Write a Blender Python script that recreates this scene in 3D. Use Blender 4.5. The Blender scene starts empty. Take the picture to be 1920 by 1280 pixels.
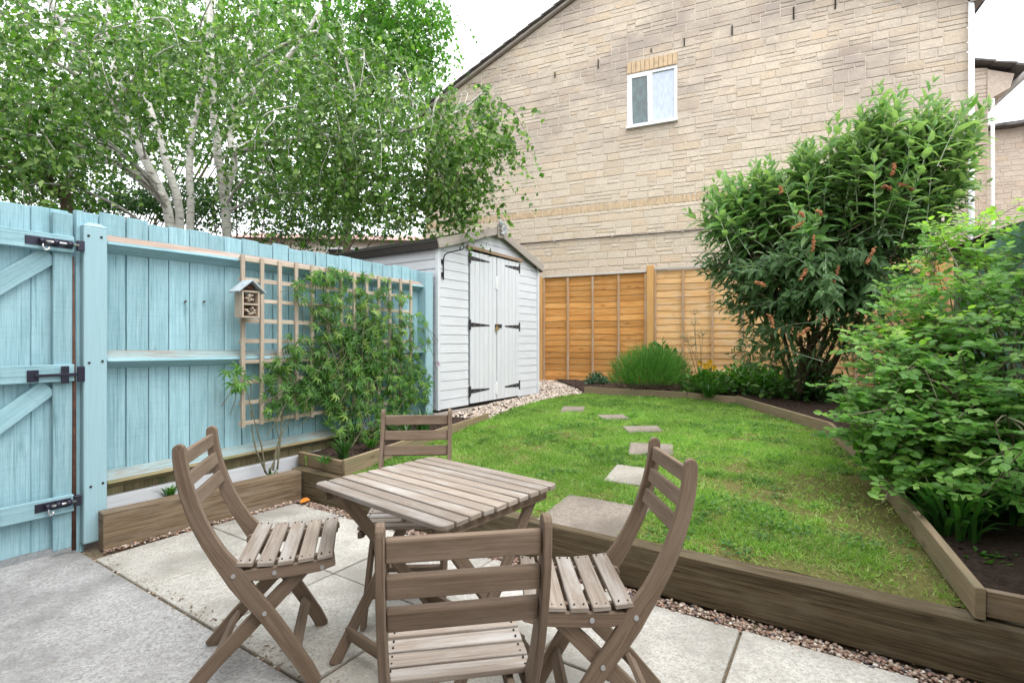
import bpy, bmesh, math, random
import numpy as np
from mathutils import Vector, Matrix, noise as mnoise
random.seed(7); rng = np.random.default_rng(7)
R = math.radians
scn = bpy.context.scene; col = scn.collection

# ------------------------------------------------------------------ camera, world, sun, exposure
F = 955.0; H = 1.25                       # focal length in px of a 1920 wide picture, eye height
cam = bpy.data.objects.new('camera', bpy.data.cameras.new('camera')); col.objects.link(cam)
cam.location = (0, 0, H); cam.rotation_euler = (R(90), 0, 0)
cam.data.lens = 36 * F / 1920; cam.data.sensor_width = 36; cam.data.clip_start = .05; cam.data.clip_end = 2000
scn.camera = cam
world = bpy.data.worlds.new('World'); scn.world = world; world.use_nodes = True
wn = world.node_tree; wn.nodes.clear()
sky = wn.nodes.new('ShaderNodeTexSky'); sky.sky_type = 'NISHITA'; sky.sun_disc = False
SUN_EL, SUN_ROT = R(58), R(138)
sky.sun_elevation = SUN_EL; sky.sun_rotation = SUN_ROT; sky.dust_density = 4; sky.air_density = 1.0
hs = wn.nodes.new('ShaderNodeHueSaturation'); hs.inputs['Saturation'].default_value = .25
mx = wn.nodes.new('ShaderNodeMix'); mx.data_type = 'RGBA'; mx.inputs[0].default_value = .8
mx.inputs[7].default_value = (11.5, 11.8, 12.2, 1)           # the even white of the overcast
bg = wn.nodes.new('ShaderNodeBackground'); bg.inputs[1].default_value = .1
wo = wn.nodes.new('ShaderNodeOutputWorld')
wn.links.new(sky.outputs[0], hs.inputs['Color']); wn.links.new(hs.outputs[0], mx.inputs[6])
# overcast skies are brighter overhead than at the horizon
tc = wn.nodes.new('ShaderNodeTexCoord'); sx = wn.nodes.new('ShaderNodeSeparateXYZ'); mr = wn.nodes.new('ShaderNodeMapRange')
mr.inputs[1].default_value = 0; mr.inputs[2].default_value = 1; mr.inputs[3].default_value = .95; mr.inputs[4].default_value = 1.3
vm = wn.nodes.new('ShaderNodeVectorMath'); vm.operation = 'SCALE'
wn.links.new(tc.outputs['Generated'], sx.inputs[0]); wn.links.new(sx.outputs[2], mr.inputs[0])
wn.links.new(mx.outputs[2], vm.inputs[0]); wn.links.new(mr.outputs[0], vm.inputs['Scale']); wn.links.new(vm.outputs[0], bg.inputs[0]); wn.links.new(bg.outputs[0], wo.inputs[0])
sl = bpy.data.lights.new('sun', 'SUN'); sl.energy = .9; sl.angle = R(35); sl.color = (1, .96, .9)
so = bpy.data.objects.new('sun', sl); col.objects.link(so)
sd = Vector((math.sin(SUN_ROT) * math.cos(SUN_EL), math.cos(SUN_ROT) * math.cos(SUN_EL), math.sin(SUN_EL)))
so.rotation_euler = sd.to_track_quat('Z', 'Y').to_euler()
scn.view_settings.view_transform = 'Standard'; scn.view_settings.look = 'None'
scn.view_settings.exposure = 1.3; scn.view_settings.gamma = 1

# ------------------------------------------------------------------ helpers
OFF = {}
def tag(o, label=None, cat=None, group=None, kind=None):
    if label: o['label'] = label
    if cat: o['category'] = cat
    if group: o['group'] = group
    if kind: o['kind'] = kind
    return o
def empty(name, loc, rz=0, off=None):
    o = bpy.data.objects.new(name, None); o.empty_display_size = .1; col.objects.link(o)
    o.location = loc; o.rotation_euler = (0, 0, rz); OFF[o.name] = Vector(off if off is not None else loc); return o
class Fr:                                  # vertical plane p.n = c ; local x along it, y away from the camera side, z up
    def __init__(s, nx, ny, c):
        l = math.hypot(nx, ny); s.n = (nx / l, ny / l); s.c = c; s.xd = (s.n[1], -s.n[0]); s.rz = math.atan2(s.xd[1], s.xd[0])
    def w(s, x, y, z): return Vector((s.xd[0] * x + s.n[0] * (s.c + y), s.xd[1] * x + s.n[1] * (s.c + y), z))
    def x(s, px, yo=0):
        r = (px - 960) / F; Y = (s.c + yo) / (s.n[0] * r + s.n[1]); return r * Y * s.xd[0] + Y * s.xd[1]
    def z(s, px, py, yo=0):
        r = (px - 960) / F; Y = (s.c + yo) / (s.n[0] * r + s.n[1]); return H - Y * (py - 640) / F
    def root(s, name, x0, z0=0, y0=0): return empty(name, s.w(x0, y0, z0), s.rz, (x0, y0, z0))
def G(px, py, z):                          # ground point seen at a pixel when it lies at height z
    Y = F * (H - z) / (py - 640); return Vector(((px - 960) / F * Y, Y, z))
def A(px, py, Y): return Vector(((px - 960) / F * Y, Y, H - Y * (py - 640) / F))

class MB:
    def __init__(s): s.v = []; s.f = []; s.uv = []; s.r = []; s.sm = []
    def quad(s, pts, uvs=None, rnd=.5, sm=False):
        b = len(s.v); s.v += [tuple(p) for p in pts]; s.f.append(tuple(range(b, b + len(pts))))
        s.uv.append(uvs or [(0, 0)] * len(pts)); s.r.append(rnd); s.sm.append(sm)
    def box(s, c, size, ax=None, rnd=None, jit=0, long=None):
        c = Vector(c); ax = ax or (Vector((1, 0, 0)), Vector((0, 1, 0)), Vector((0, 0, 1)))
        if rnd is None: rnd = random.random()
        h = [x / 2 for x in size]; b = len(s.v); uo = random.random() * 20; vo = random.random() * 20
        L = long if long is not None else max(range(3), key=lambda i: size[i])
        loc = []
        for i in (-1, 1):
            for j in (-1, 1):
                for k in (-1, 1):
                    q = [i * h[0], j * h[1], k * h[2]]
                    loc.append(q)
                    p = c + ax[0] * q[0] + ax[1] * q[1] + ax[2] * q[2]
                    if jit: p += Vector([random.uniform(-jit, jit) for _ in range(3)])
                    s.v.append(tuple(p))
        for f, fa in (((0, 1, 3, 2), 0), ((4, 6, 7, 5), 0), ((0, 4, 5, 1), 1), ((2, 3, 7, 6), 1), ((0, 2, 6, 4), 2), ((1, 5, 7, 3), 2)):
            s.f.append(tuple(b + i for i in f)); oth = [a for a in range(3) if a != fa]
            ua = L if L in oth else oth[0]; va = [a for a in oth if a != ua][0]
            s.uv.append([(loc[i][ua] + uo, loc[i][va] + vo + fa * .37) for i in f]); s.r.append(rnd); s.sm.append(False)
    def beam(s, p0, p1, w, t, up=(0, 0, 1), rnd=None, jit=0):   # w across 'up', t along 'up'
        p0 = Vector(p0); p1 = Vector(p1); d = (p1 - p0); l = d.length; d.normalize()
        sd_ = d.cross(Vector(up)).normalized(); u = sd_.cross(d).normalized()
        s.box((p0 + p1) / 2, (l, w, t), (d, sd_, u), rnd, jit, 0)
    def tube(s, pts, rad, n=7, rnd=None, cap=True, uscale=1):
        pts = [Vector(p) for p in pts]
        if rnd is None: rnd = random.random()
        if not hasattr(rad, '__len__'): rad = [rad] * len(pts)
        b = len(s.v); ref = None; al = 0; ls = []
        for i, p in enumerate(pts):
            d = (pts[min(i + 1, len(pts) - 1)] - pts[max(i - 1, 0)])
            d = d.normalized() if d.length > 1e-9 else Vector((0, 0, 1))
            if ref is None: ref = d.orthogonal().normalized()
            ref = (ref - d * ref.dot(d)); ref = ref.normalized() if ref.length > 1e-6 else d.orthogonal().normalized()
            bi = d.cross(ref)
            if i: al += (p - pts[i - 1]).length
            ls.append(al)
            for k in range(n):
                a = 2 * math.pi * k / n; s.v.append(tuple(p + (ref * math.cos(a) + bi * math.sin(a)) * rad[i]))
        for i in range(len(pts) - 1):
            for k in range(n):
                k2 = (k + 1) % n
                s.f.append((b + i * n + k, b + i * n + k2, b + (i + 1) * n + k2, b + (i + 1) * n + k))
                s.uv.append([(ls[i], k / n * .2), (ls[i], (k + 1) / n * .2), (ls[i + 1], (k + 1) / n * .2), (ls[i + 1], k / n * .2)])
                s.r.append(rnd); s.sm.append(True)
        if cap:
            for base, o in ((b, -1), (b + (len(pts) - 1) * n, 1)):
                idx = [base + k for k in range(n)]
                s.f.append(tuple(idx if o > 0 else idx[::-1])); s.uv.append([(0, 0)] * n); s.r.append(rnd); s.sm.append(False)
    def ribbon(s, pts, wid, t, org, e1, e2, e3, rnd=None, round_top=True):
        """plank cut to a curve: pts 2D in plane (e1,e2), in-plane widths, thickness t along e3"""
        if rnd is None: rnd = random.random()
        P = [Vector(p) for p in pts]; Lf = []; Rt = []; al = [0]
        for i, p in enumerate(P):
            d = (P[min(i + 1, len(P) - 1)] - P[max(i - 1, 0)]).normalized(); nn = Vector((-d.y, d.x)); w = wid[i] / 2
            Lf.append(p + nn * w); Rt.append(p - nn * w)
            if i: al.append(al[-1] + (p - P[i - 1]).length)
        if round_top:
            d = (P[1] - P[0]).normalized(); nn = Vector((-d.y, d.x)); w = wid[0] / 2; arc = []
            for k in range(1, 6):
                a = math.pi * k / 6; arc.append(P[0] + nn * w * math.cos(a) - d * w * math.sin(a))
        o = Vector(org); e1 = Vector(e1); e2 = Vector(e2); e3 = Vector(e3); uo = random.random() * 9
        def W(p, k): return o + e1 * p.x + e2 * p.y + e3 * (k * t / 2)
        for k in (-1, 1):
            for i in range(len(P) - 1):
                q = [W(Lf[i], k), W(Rt[i], k), W(Rt[i + 1], k), W(Lf[i + 1], k)]
                uv = [(al[i] + uo, 0), (al[i] + uo, wid[i]), (al[i + 1] + uo, wid[i + 1]), (al[i + 1] + uo, 0)]
                if k < 0: q = q[::-1]; uv = uv[::-1]
                s.quad(q, uv, rnd)
            if round_top:
                q = [W(Rt[0], k)] + [W(a, k) for a in arc[::-1]] + [W(Lf[0], k)]
                uv = [(uo - .01, .01 * j) for j in range(len(q))]
                q = q[::-1]
                if k < 0: q = q[::-1]
                s.quad(q, uv, rnd)
        ring = (arc[::-1] if round_top else []) + Lf + Rt[::-1]
        for i in range(len(ring)):
            a = ring[i]; b2 = ring[(i + 1) % len(ring)]; l = (b2 - a).length
            s.quad([W(a, -1), W(b2, -1), W(b2, 1), W(a, 1)], [(i * .05 + uo, 0), (i * .05 + uo + l, 0), (i * .05 + uo + l, t), (i * .05 + uo, t)], rnd)
    def build(s, name, mat, parent=None, bevel=0, seg=1, merge=False, kind=None):
        if parent is not None: off = OFF[parent.name]
        else:
            a = np.array(s.v); off = Vector(((a[:, 0].min() + a[:, 0].max()) / 2, (a[:, 1].min() + a[:, 1].max()) / 2, a[:, 2].min()))
        me = bpy.data.meshes.new(name); me.from_pydata([(x - off[0], y - off[1], z - off[2]) for x, y, z in s.v], [], s.f)
        uvl = me.uv_layers.new(name='UVMap'); flat = [c for f in s.uv for p in f for c in p]; uvl.data.foreach_set('uv', flat)
        at = me.attributes.new('rnd', 'FLOAT', 'FACE'); at.data.foreach_set('value', s.r)
        me.polygons.foreach_set('use_smooth', s.sm); me.materials.append(mat)
        if merge:
            bm = bmesh.new(); bm.from_mesh(me); bmesh.ops.remove_doubles(bm, verts=bm.verts, dist=1e-5)
            bmesh.ops.recalc_face_normals(bm, faces=bm.faces); bm.to_mesh(me); bm.free()
        me.update()
        o = bpy.data.objects.new(name, me); col.objects.link(o)
        if parent is not None: o.parent = parent
        else: o.location = off
        OFF[o.name] = off
        if bevel:
            m = o.modifiers.new('bevel', 'BEVEL'); m.width = bevel; m.segments = seg; m.limit_method = 'ANGLE'; m.angle_limit = R(35)
        if kind: o['kind'] = kind
        return o

def np_mesh(name, V, faces, rnd, mat, parent=None, smooth=False):
    """V (n,3), faces (m,k) all of one size, rnd (m,)"""
    off = np.array(OFF[parent.name]) if parent is not None else np.array([V[:, 0].mean(), V[:, 1].mean(), V[:, 2].min()])
    me = bpy.data.meshes.new(name); n, k = faces.shape
    me.vertices.add(len(V)); me.vertices.foreach_set('co', (V - off).astype(np.float32).ravel())
    me.loops.add(n * k); me.loops.foreach_set('vertex_index', faces.astype(np.int32).ravel())
    me.polygons.add(n); me.polygons.foreach_set('loop_start', np.arange(0, n * k, k, dtype=np.int32))
    me.update(calc_edges=True)
    at = me.attributes.new('rnd', 'FLOAT', 'FACE'); at.data.foreach_set('value', rnd.astype(np.float32))
    me.polygons.foreach_set('use_smooth', np.full(n, smooth)); me.materials.append(mat)
    o = bpy.data.objects.new(name, me); col.objects.link(o)
    if parent is not None: o.parent = parent
    else: o.location = Vector(off)
    OFF[o.name] = Vector(off); return o
def nrm(a): return a / np.maximum(np.linalg.norm(a, axis=1, keepdims=True), 1e-9)
# leaf templates: (along, across, lift) and quads
T_OVAL = (np.array([(0, 0, 0), (.33, .5, .05), (.72, .42, .03), (1, 0, -.08), (.72, -.42, .03), (.33, -.5, .05), (.5, 0, -.03)]), np.array([(0, 6, 2, 1), (6, 3, 2, 2), (0, 5, 4, 6), (6, 4, 3, 3)]))
T_BIRCH = (np.array([(0, 0, 0), (.3, .5, .06), (1, 0, -.1), (.3, -.5, .06)]), np.array([(0, 2, 1), (0, 3, 2)]))
T_LANCE = (np.array([(0, 0, 0), (.3, .5, .09), (.3, 0, .05), (.3, -.5, .09), (.7, .34, .02), (.7, 0, -.03), (.7, -.34, .02), (1, 0, -.22)]),
           np.array([(0, 2, 1), (0, 3, 2), (1, 2, 5), (1, 5, 4), (2, 3, 6), (2, 6, 5), (4, 5, 7), (5, 6, 7)]))
T_OVAL = (T_OVAL[0], np.array([(0, 6, 1), (6, 2, 1), (6, 3, 2), (0, 5, 6), (6, 5, 4), (6, 4, 3)]))
T_BLADE = (np.array([(0, .5, 0), (0, -.5, 0), (1, 0, 0)]), np.array([(0, 1, 2)]))
T_STRAP = (np.array([(0, .4, 0), (0, -.4, 0), (.35, .5, .12), (.35, -.5, .12), (.7, .45, .08), (.7, -.45, .08), (1, 0, -.12)]),
           np.array([(0, 1, 3), (0, 3, 2), (2, 3, 5), (2, 5, 4), (4, 5, 6)]))
def leaves(name, P, D, Nn, L, W, tm, mat, parent=None, rnd=None):
    P = np.asarray(P, float); D = nrm(np.asarray(D, float)); Nn = np.asarray(Nn, float)
    S = nrm(np.cross(Nn, D)); Nn = np.cross(D, S); n = len(P)
    L = np.broadcast_to(L, n)[:, None, None]; W = np.broadcast_to(W, n)[:, None, None]
    t, fc = tm
    V = P[:, None, :] + D[:, None, :] * t[None, :, 0:1] * L + S[:, None, :] * t[None, :, 1:2] * W + Nn[:, None, :] * t[None, :, 2:3] * L
    m = len(t); faces = (fc[None] + (np.arange(n) * m)[:, None, None]).reshape(-1, fc.shape[1])
    if rnd is None: rnd = rng.random(n)
    return np_mesh(name, V.reshape(-1, 3), faces, np.repeat(rnd, len(fc)), mat, parent)

# ------------------------------------------------------------------ materials
class NT:
    def __init__(s, name):
        s.m = bpy.data.materials.new(name); s.m.use_nodes = True; s.t = s.m.node_tree
        s.b = s.t.nodes['Principled BSDF']; s.o = s.t.nodes['Material Output']
    def n(s, typ, **kw):
        nd = s.t.nodes.new('ShaderNode' + typ)
        for k, v in kw.items():
            if k.startswith('i_'): s.set(nd.inputs[int(k[2:]) if k[2:].isdigit() else k[2:]], v)
            else: setattr(nd, k, v)
        return nd
    def set(s, inp, v):
        if isinstance(v, bpy.types.NodeSocket): s.t.links.new(v, inp)
        elif isinstance(v, (tuple, list)) and len(v) == 3 and len(inp.default_value) == 4: inp.default_value = (*v, 1)
        else: inp.default_value = v
    def mapping(s, vec, sc=(1, 1, 1), loc=(0, 0, 0)): return s.n('Mapping', i_0=vec, i_3=sc, i_1=loc).outputs[0]
    def noise(s, vec, sc=5, det=4, rough=.6, dist=0): return s.n('TexNoise', i_Vector=vec, i_Scale=sc, i_Detail=det, i_Roughness=rough, i_Distortion=dist).outputs[0]
    def ramp(s, fac, stops, interp='LINEAR'):
        r = s.n('ValToRGB', i_0=fac); r.color_ramp.interpolation = interp; e = r.color_ramp.elements
        while len(e) < len(stops): e.new(.5)
        for i, (p, c) in enumerate(stops):
            e[i].position = p; e[i].color = (*c, 1) if hasattr(c, '__len__') else (c, c, c, 1)
        return r.outputs[0]
    def mix(s, fac, a, b, bt='MIX'):
        m = s.n('Mix', data_type='RGBA', blend_type=bt); s.set(m.inputs[0], fac); s.set(m.inputs[6], a); s.set(m.inputs[7], b); return m.outputs[2]
    def math(s, op, a, b=0): return s.n('Math', operation=op, i_0=a, i_1=b).outputs[0]
    def rnd(s): return s.n('Attribute', attribute_name='rnd').outputs['Fac']
    def uv3(s):                           # uv plus the piece's own number as third coordinate
        u = s.n('UVMap').outputs[0]; sep = s.n('SeparateXYZ', i_0=u); c = s.n('CombineXYZ', i_0=sep.outputs[0], i_1=sep.outputs[1], i_2=s.math('MULTIPLY', s.rnd(), 7.3)); return c.outputs[0]
    def pos(s): return s.n('TexCoord').outputs['Object']
    def bump(s, h, st=.3, dist=.01): s.set(s.b.inputs['Normal'], s.n('Bump', i_Strength=st, i_Distance=dist, i_Height=h).outputs[0])
    def done(s, colr, rough=.7, spec=.3):
        s.set(s.b.inputs['Base Color'], colr); s.set(s.b.inputs['Roughness'], rough); s.b.inputs['Specular IOR Level'].default_value = spec; return s.m

def wood(name, c1, c2, cw, cd, blotch=.5, crack=.5, bump=.4, val=.25, saw=0, rough=.8, gs=1.0, knots=0):
    """c1..c2 grain, cw weathered / worn patches, cd cracks and dirt"""
    t = NT(name); uv = t.uv3(); r = t.rnd()
    g = t.noise(t.mapping(uv, (1.8 * gs, 55 * gs, 1)), 1.6, 8, .72, .8)
    c = t.ramp(g, [(.38, c1), (.62, c2)])
    bl = t.noise(t.mapping(uv, (2.2, 9, 1)), 1.3, 5, .65)
    c = t.mix(t.ramp(bl, [(.5 - .02, 0), (.68, blotch)]), c, cw)
    cr = t.noise(t.mapping(uv, (1.2, 90, 1), (3, 1, 0)), 1.2, 5, .7, 1.0)
    crm = t.ramp(cr, [(.56, 0), (.66, crack)])
    c = t.mix(crm, c, cd)
    h = t.math('SUBTRACT', g, t.math('MULTIPLY', crm, .8))
    if saw:
        sw = t.noise(t.mapping(uv, (110, 2, 1)), 1, 2, .5)
        c = t.mix(t.ramp(sw, [(.5, 0), (.75, saw)]), c, cd); h = t.math('ADD', h, t.math('MULTIPLY', sw, .35))
    if knots:
        k = t.n('TexVoronoi', i_Vector=t.mapping(uv, (3.1, 8.5, 1)), i_Scale=1.0).outputs['Distance']
        km = t.ramp(k, [(.05, knots), (.10, knots * .45), (.20, 0)]); c = t.mix(km, c, cd)
    v = t.math('ADD', t.math('MULTIPLY', r, val), 1 - val / 2)
    c = t.mix(1, c, t.n('CombineXYZ', i_0=v, i_1=v, i_2=v).outputs[0], 'MULTIPLY')
    t.bump(h, bump, .004); return t.done(c, rough, .25)
def plain(name, c, rough=.5, metal=0, spec=.4, nz=.12, sc=20):
    t = NT(name); n = t.noise(t.pos(), sc, 4); k = t.ramp(n, [(.3, tuple(x * (1 - nz) for x in c)), (.7, tuple(min(1, x * (1 + nz)) for x in c))])
    t.b.inputs['Metallic'].default_value = metal; t.bump(n, .1, .002); return t.done(k, rough, spec)
def leafmat(name, c1, c2, c3=None, trans=.35, rough=.45, back=None, spec=.4):
    t = NT(name); r = t.rnd()
    c = t.ramp(r, [(0, c1), (.7, c2), (1, c3 or c2)])
    big = t.noise(t.pos(), 1.3, 3); v = t.ramp(big, [(.3, .75), (.7, 1.2)]); c = t.mix(1, c, v, 'MULTIPLY')
    if back: c = t.mix(t.n('NewGeometry').outputs['Backfacing'], c, back)
    t.done(c, rough, spec)
    tr = t.n('BsdfTranslucent'); t.set(tr.inputs[0], t.mix(1, c, (1.5, 1.9, .7), 'MULTIPLY'))
    ms = t.n('MixShader', i_0=trans, i_1=t.b.outputs[0], i_2=tr.outputs[0]); t.t.links.new(ms.outputs[0], t.o.inputs[0]); return t.m

M = {}
M['blue'] = wood('turquoise painted timber', (.235, .41, .47), (.34, .53, .60), (.19, .35, .40), (.07, .16, .18), .55, .6, .45, .2, saw=.12, knots=.35)
M['bluepost'] = wood('turquoise painted post', (.285, .45, .51), (.315, .48, .54), (.31, .46, .51), (.10, .17, .17), .3, .12, .2, .06)
M['bluew'] = wood('worn turquoise rail', (.22, .32, .33), (.30, .37, .38), (.24, .19, .15), (.07, .06, .05), 1, .9, .5, .1)
M['rawrail'] = wood('bare weathered rail', (.26, .19, .15), (.38, .30, .25), (.40, .36, .34), (.06, .045, .045), .8, .8, .6, .1)
M['gravelboard'] = wood('mossy old timber boards', (.20, .16, .09), (.30, .25, .14), (.12, .16, .07), (.05, .035, .03), .9, .7, .5, .4)
M['teak'] = wood('weathered hardwood', (.125, .088, .062), (.20, .147, .108), (.24, .19, .15), (.07, .042, .028), .4, .25, .35, .3)
M['teaktop'] = wood('sun bleached hardwood slats', (.22, .175, .14), (.32, .275, .235), (.40, .385, .37), (.11, .08, .055), .75, .4, .4, .45)
M['sleeper'] = wood('brown timber sleeper', (.10, .068, .04), (.235, .172, .112), (.25, .21, .165), (.035, .026, .017), .6, .6, .6, .1, gs=.8, knots=.6)
M['sleeperg'] = wood('greenish timber sleeper', (.05, .036, .018), (.145, .11, .066), (.17, .145, .10), (.022, .016, .009), .6, .5, .6, .1, gs=.8, knots=.6)
M['edging'] = wood('treated timber edging board', (.19, .14, .085), (.28, .215, .14), (.16, .16, .095), (.07, .05, .03), .6, .3, .4, .15, gs=.8, knots=.5)
M['larch'] = wood('orange waney lap boards', (.47, .20, .05), (.66, .34, .105), (.66, .42, .18), (.20, .07, .02), .5, .35, .5, .5, gs=.6, knots=.8)
M['larchp'] = wood('pale orange waney lap boards', (.56, .31, .12), (.70, .45, .22), (.64, .50, .34), (.20, .08, .03), .6, .35, .5, .4, gs=.6, knots=.8)
M['larchpost'] = wood('orange softwood post', (.50, .27, .09), (.60, .36, .14), (.45, .22, .08), (.22, .10, .04), .4, .2, .3, .1, gs=.6)
M['batten'] = wood('pale batten', (.42, .26, .14), (.52, .34, .20), (.46, .40, .33), (.22, .12, .07), .8, .3, .3, .2)
M['capw'] = wood('grey fence capping', (.46, .42, .38), (.58, .55, .50), (.42, .36, .28), (.16, .13, .11), .7, .3, .3, .2)
M['trellis'] = wood('bare trellis lath', (.38, .30, .235), (.52, .44, .36), (.46, .43, .34), (.22, .14, .09), .7, .4, .35, .3)
M['white'] = wood('white painted shiplap', (.54, .56, .60), (.62, .645, .68), (.66, .68, .70), (.36, .37, .40), .5, .22, .3, .05)
M['greyw'] = wood('grey weathered bargeboard', (.30, .27, .24), (.42, .38, .35), (.36, .30, .25), (.13, .10, .09), .7, .6, .5, .15)
M['brownw'] = wood('brown door header', (.26, .17, .11), (.36, .26, .18), (.30, .25, .2), (.1, .06, .04), .5, .4, .4, .1)
M['felt'] = plain('dark roofing felt', (.035, .03, .028), .9, nz=.3, sc=60)
M['iron'] = plain('black iron', (.035, .037, .045), .45, .3, .5)
M['ironb'] = plain('blackened bolt', (.03, .03, .05), .4, .5, .5)
M['steel'] = plain('zinc plated steel', (.55, .55, .56), .35, .9)
M['rust'] = plain('rusty iron rod', (.10, .045, .03), .85, nz=.4)
M['brass'] = plain('brass padlock', (.5, .38, .18), .35, .8)
M['plast'] = plain('white plastic', (.74, .75, .76), .35, nz=.03)
M['zinc'] = plain('bluish painted lid', (.36, .42, .46), .7, nz=.15)
M['dark'] = plain('dark hollow', (.02, .016, .012), .9)
M['slate'] = plain('grey roof tile', (.12, .11, .105), .85, nz=.35, sc=9)
M['cable'] = plain('dark cable', (.07, .055, .05), .6)
M['orange'] = plain('orange dead leaf', (.75, .25, .03), .6)

def stonewall(name, tint=(1, 1, 1), stain=1.0):
    t = NT(name); r = t.rnd(); p = t.pos()
    c = t.ramp(r, [(0, (.53, .435, .33)), (.2, (.58, .495, .395)), (.5, (.565, .485, .39)), (.8, (.60, .515, .415)), (.95, (.57, .46, .34))])
    n = t.noise(p, 30, 5, .7); c = t.mix(1, c, t.ramp(n, [(.3, .80), (.7, 1.12)]), 'MULTIPLY')
    st = t.noise(t.mapping(p, (.5, .5, 1.0)), 1.1, 6, .7)
    sep = t.n('SeparateXYZ', i_0=p).outputs[2]
    hi = t.n('MapRange', i_0=sep, i_1=4.0, i_2=5.6, i_3=.0, i_4=1.0).outputs[0]
    msk = t.math('MULTIPLY', t.ramp(st, [(.42, 0), (.6, .75 * stain)]), hi)
    c = t.mix(msk, c, (.30, .25, .23)); st2 = t.noise(t.mapping(p, (1, 1, 2), (4, 0, 0)), 5, 6, .75); c = t.mix(t.ramp(st2, [(.6, 0), (.78, .25)]), c, (.38, .32, .28)); c = t.mix(1, c, tint, 'MULTIPLY')
    t.bump(n, .45, .012); return t.done(c, .9, .15)
M['stone'] = stonewall('buff reconstituted stone'); M['stone2'] = stonewall('pale stone of the house beyond', (.95, .93, .95), .3)
def mortar():
    t = NT('pale mortar'); n = t.noise(t.pos(), 60, 4); t.bump(n, .3, .004); return t.done(t.ramp(n, [(.3, (.58, .51, .42)), (.7, (.69, .615, .52))]), .95, .1)
M['mortar'] = mortar()
M['tan'] = plain('tan brick', (.50, .37, .235), .9, nz=.2, sc=12)
def slabmat(name, a, b, dirt, speck=.35):
    t = NT(name); p = t.pos(); f = t.noise(p, 85, 4, .85); m_ = t.noise(p, 34, 5, .7); g = t.noise(p, 1.7, 5, .65); r = t.rnd()
    c = t.ramp(f, [(.37, tuple(x * .82 for x in a)), (.5, tuple((x + y) / 2 for x, y in zip(a, b))), (.64, b)]); c = t.mix(t.ramp(t.noise(t.mapping(p, (1, 1, 1), (5, 2, 1)), 75, 2, .6), [(.60, 0), (.66, .5)]), c, tuple(x * .55 for x in a)); c = t.mix(t.ramp(m_, [(.5, 0), (.7, speck)]), c, dirt)
    c = t.mix(t.ramp(g, [(.44, 0), (.62, .8)]), c, tuple(x * .70 for x in a)); g2 = t.noise(p, 6, 6, .7); c = t.mix(t.ramp(g2, [(.5, 0), (.72, .45)]), c, dirt)
    v = t.math('ADD', t.math('MULTIPLY', r, .22), .89); c = t.mix(1, c, t.n('CombineXYZ', i_0=v, i_1=v, i_2=v).outputs[0], 'MULTIPLY')
    t.bump(t.math('ADD', f, m_), .5, .004); return t.done(c, .9, .15)
M['slab'] = slabmat('speckled concrete paving', (.37, .35, .315), (.59, .57, .53), (.29, .265, .225), .5)
M['conc'] = slabmat('grey poured concrete', (.26, .255, .252), (.47, .465, .463), (.21, .205, .20), .5)
M['stepst'] = slabmat('grey brown stepping stone', (.20, .17, .14), (.31, .27, .235), (.15, .13, .11), .6)
M['stepw'] = slabmat('pale stepping stone', (.27, .25, .215), (.40, .38, .335), (.30, .28, .23), .4)
def soil():
    t = NT('dark garden soil'); n = t.noise(t.pos(), 35, 8, .75); t.bump(n, 1, .03); return t.done(t.ramp(n, [(.3, (.025, .017, .013)), (.6, (.075, .052, .042)), (.78, (.17, .13, .11))]), .95, .1)
M['soil'] = soil(); M['joint'] = plain('mossy joint grit', (.13, .10, .065), .95, nz=.5, sc=50)
def lawnm():
    t = NT('lawn thatch and moss'); p = t.pos(); n = t.noise(p, 60, 6, .7); b = t.noise(p, 1.6, 5, .7)
    c = t.ramp(n, [(.3, (.04, .05, .014)), (.52, (.125, .13, .04)), (.8, (.27, .23, .11))]); c = t.mix(t.ramp(b, [(.48, 0), (.66, .7)]), c, (.17, .125, .06))
    t.bump(n, .8, .015); return t.done(c, .95, .1)
M['lawn'] = lawnm()
def pebm(name, stops):
    t = NT(name); n = t.noise(t.pos(), 90, 3); c = t.ramp(t.rnd(), stops, 'CONSTANT'); c = t.mix(1, c, t.ramp(n, [(.3, .8), (.7, 1.15)]), 'MULTIPLY'); return t.done(c, .6, .3)
M['pebble'] = pebm('brown pea gravel', [(0, (.26, .17, .13)), (.2, (.40, .30, .23)), (.4, (.20, .14, .12)), (.55, (.50, .43, .36)), (.7, (.33, .20, .15)), (.85, (.14, .12, .13)), (.93, (.62, .57, .50))])
M['chip'] = pebm('pale stone chippings', [(0, (.55, .46, .38)), (.25, (.66, .58, .50)), (.45, (.42, .33, .26)), (.6, (.72, .67, .60)), (.8, (.50, .37, .30)), (.92, (.34, .28, .25))])
def bark():
    t = NT('white birch bark'); p = t.pos(); n = t.noise(t.mapping(p, (5, 5, 30)), 1.6, 5, .65); b = t.noise(p, 4.5, 5, .7)
    c = t.ramp(n, [(.36, (.16, .13, .12)), (.42, (.46, .44, .41)), (.7, (.66, .64, .61))]); c = t.mix(t.ramp(b, [(.56, 0), (.66, .8)]), c, (.17, .13, .10))
    t.bump(n, .5, .01); return t.done(c, .8, .2)
M['bark'] = bark()
M['twig'] = plain('brown twig', (.13, .095, .065), .9, nz=.4, sc=15)
M['gtwig'] = plain('green grey stem', (.15, .14, .085), .8, nz=.3, sc=15)
M['ptwig'] = plain('silvery green stem', (.36, .42, .30), .8, nz=.2, sc=15)
M['birch'] = leafmat('birch leaves', (.045, .115, .022), (.115, .215, .045), (.30, .42, .14), .42, .35)
M['ash'] = leafmat('fresh broad leaves', (.055, .15, .02), (.10, .24, .035), (.20, .38, .06), .45, .5)
M['backleaf'] = leafmat('soft background leaves', (.05, .115, .03), (.10, .19, .05), (.18, .28, .09), .4, .5)
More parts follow.
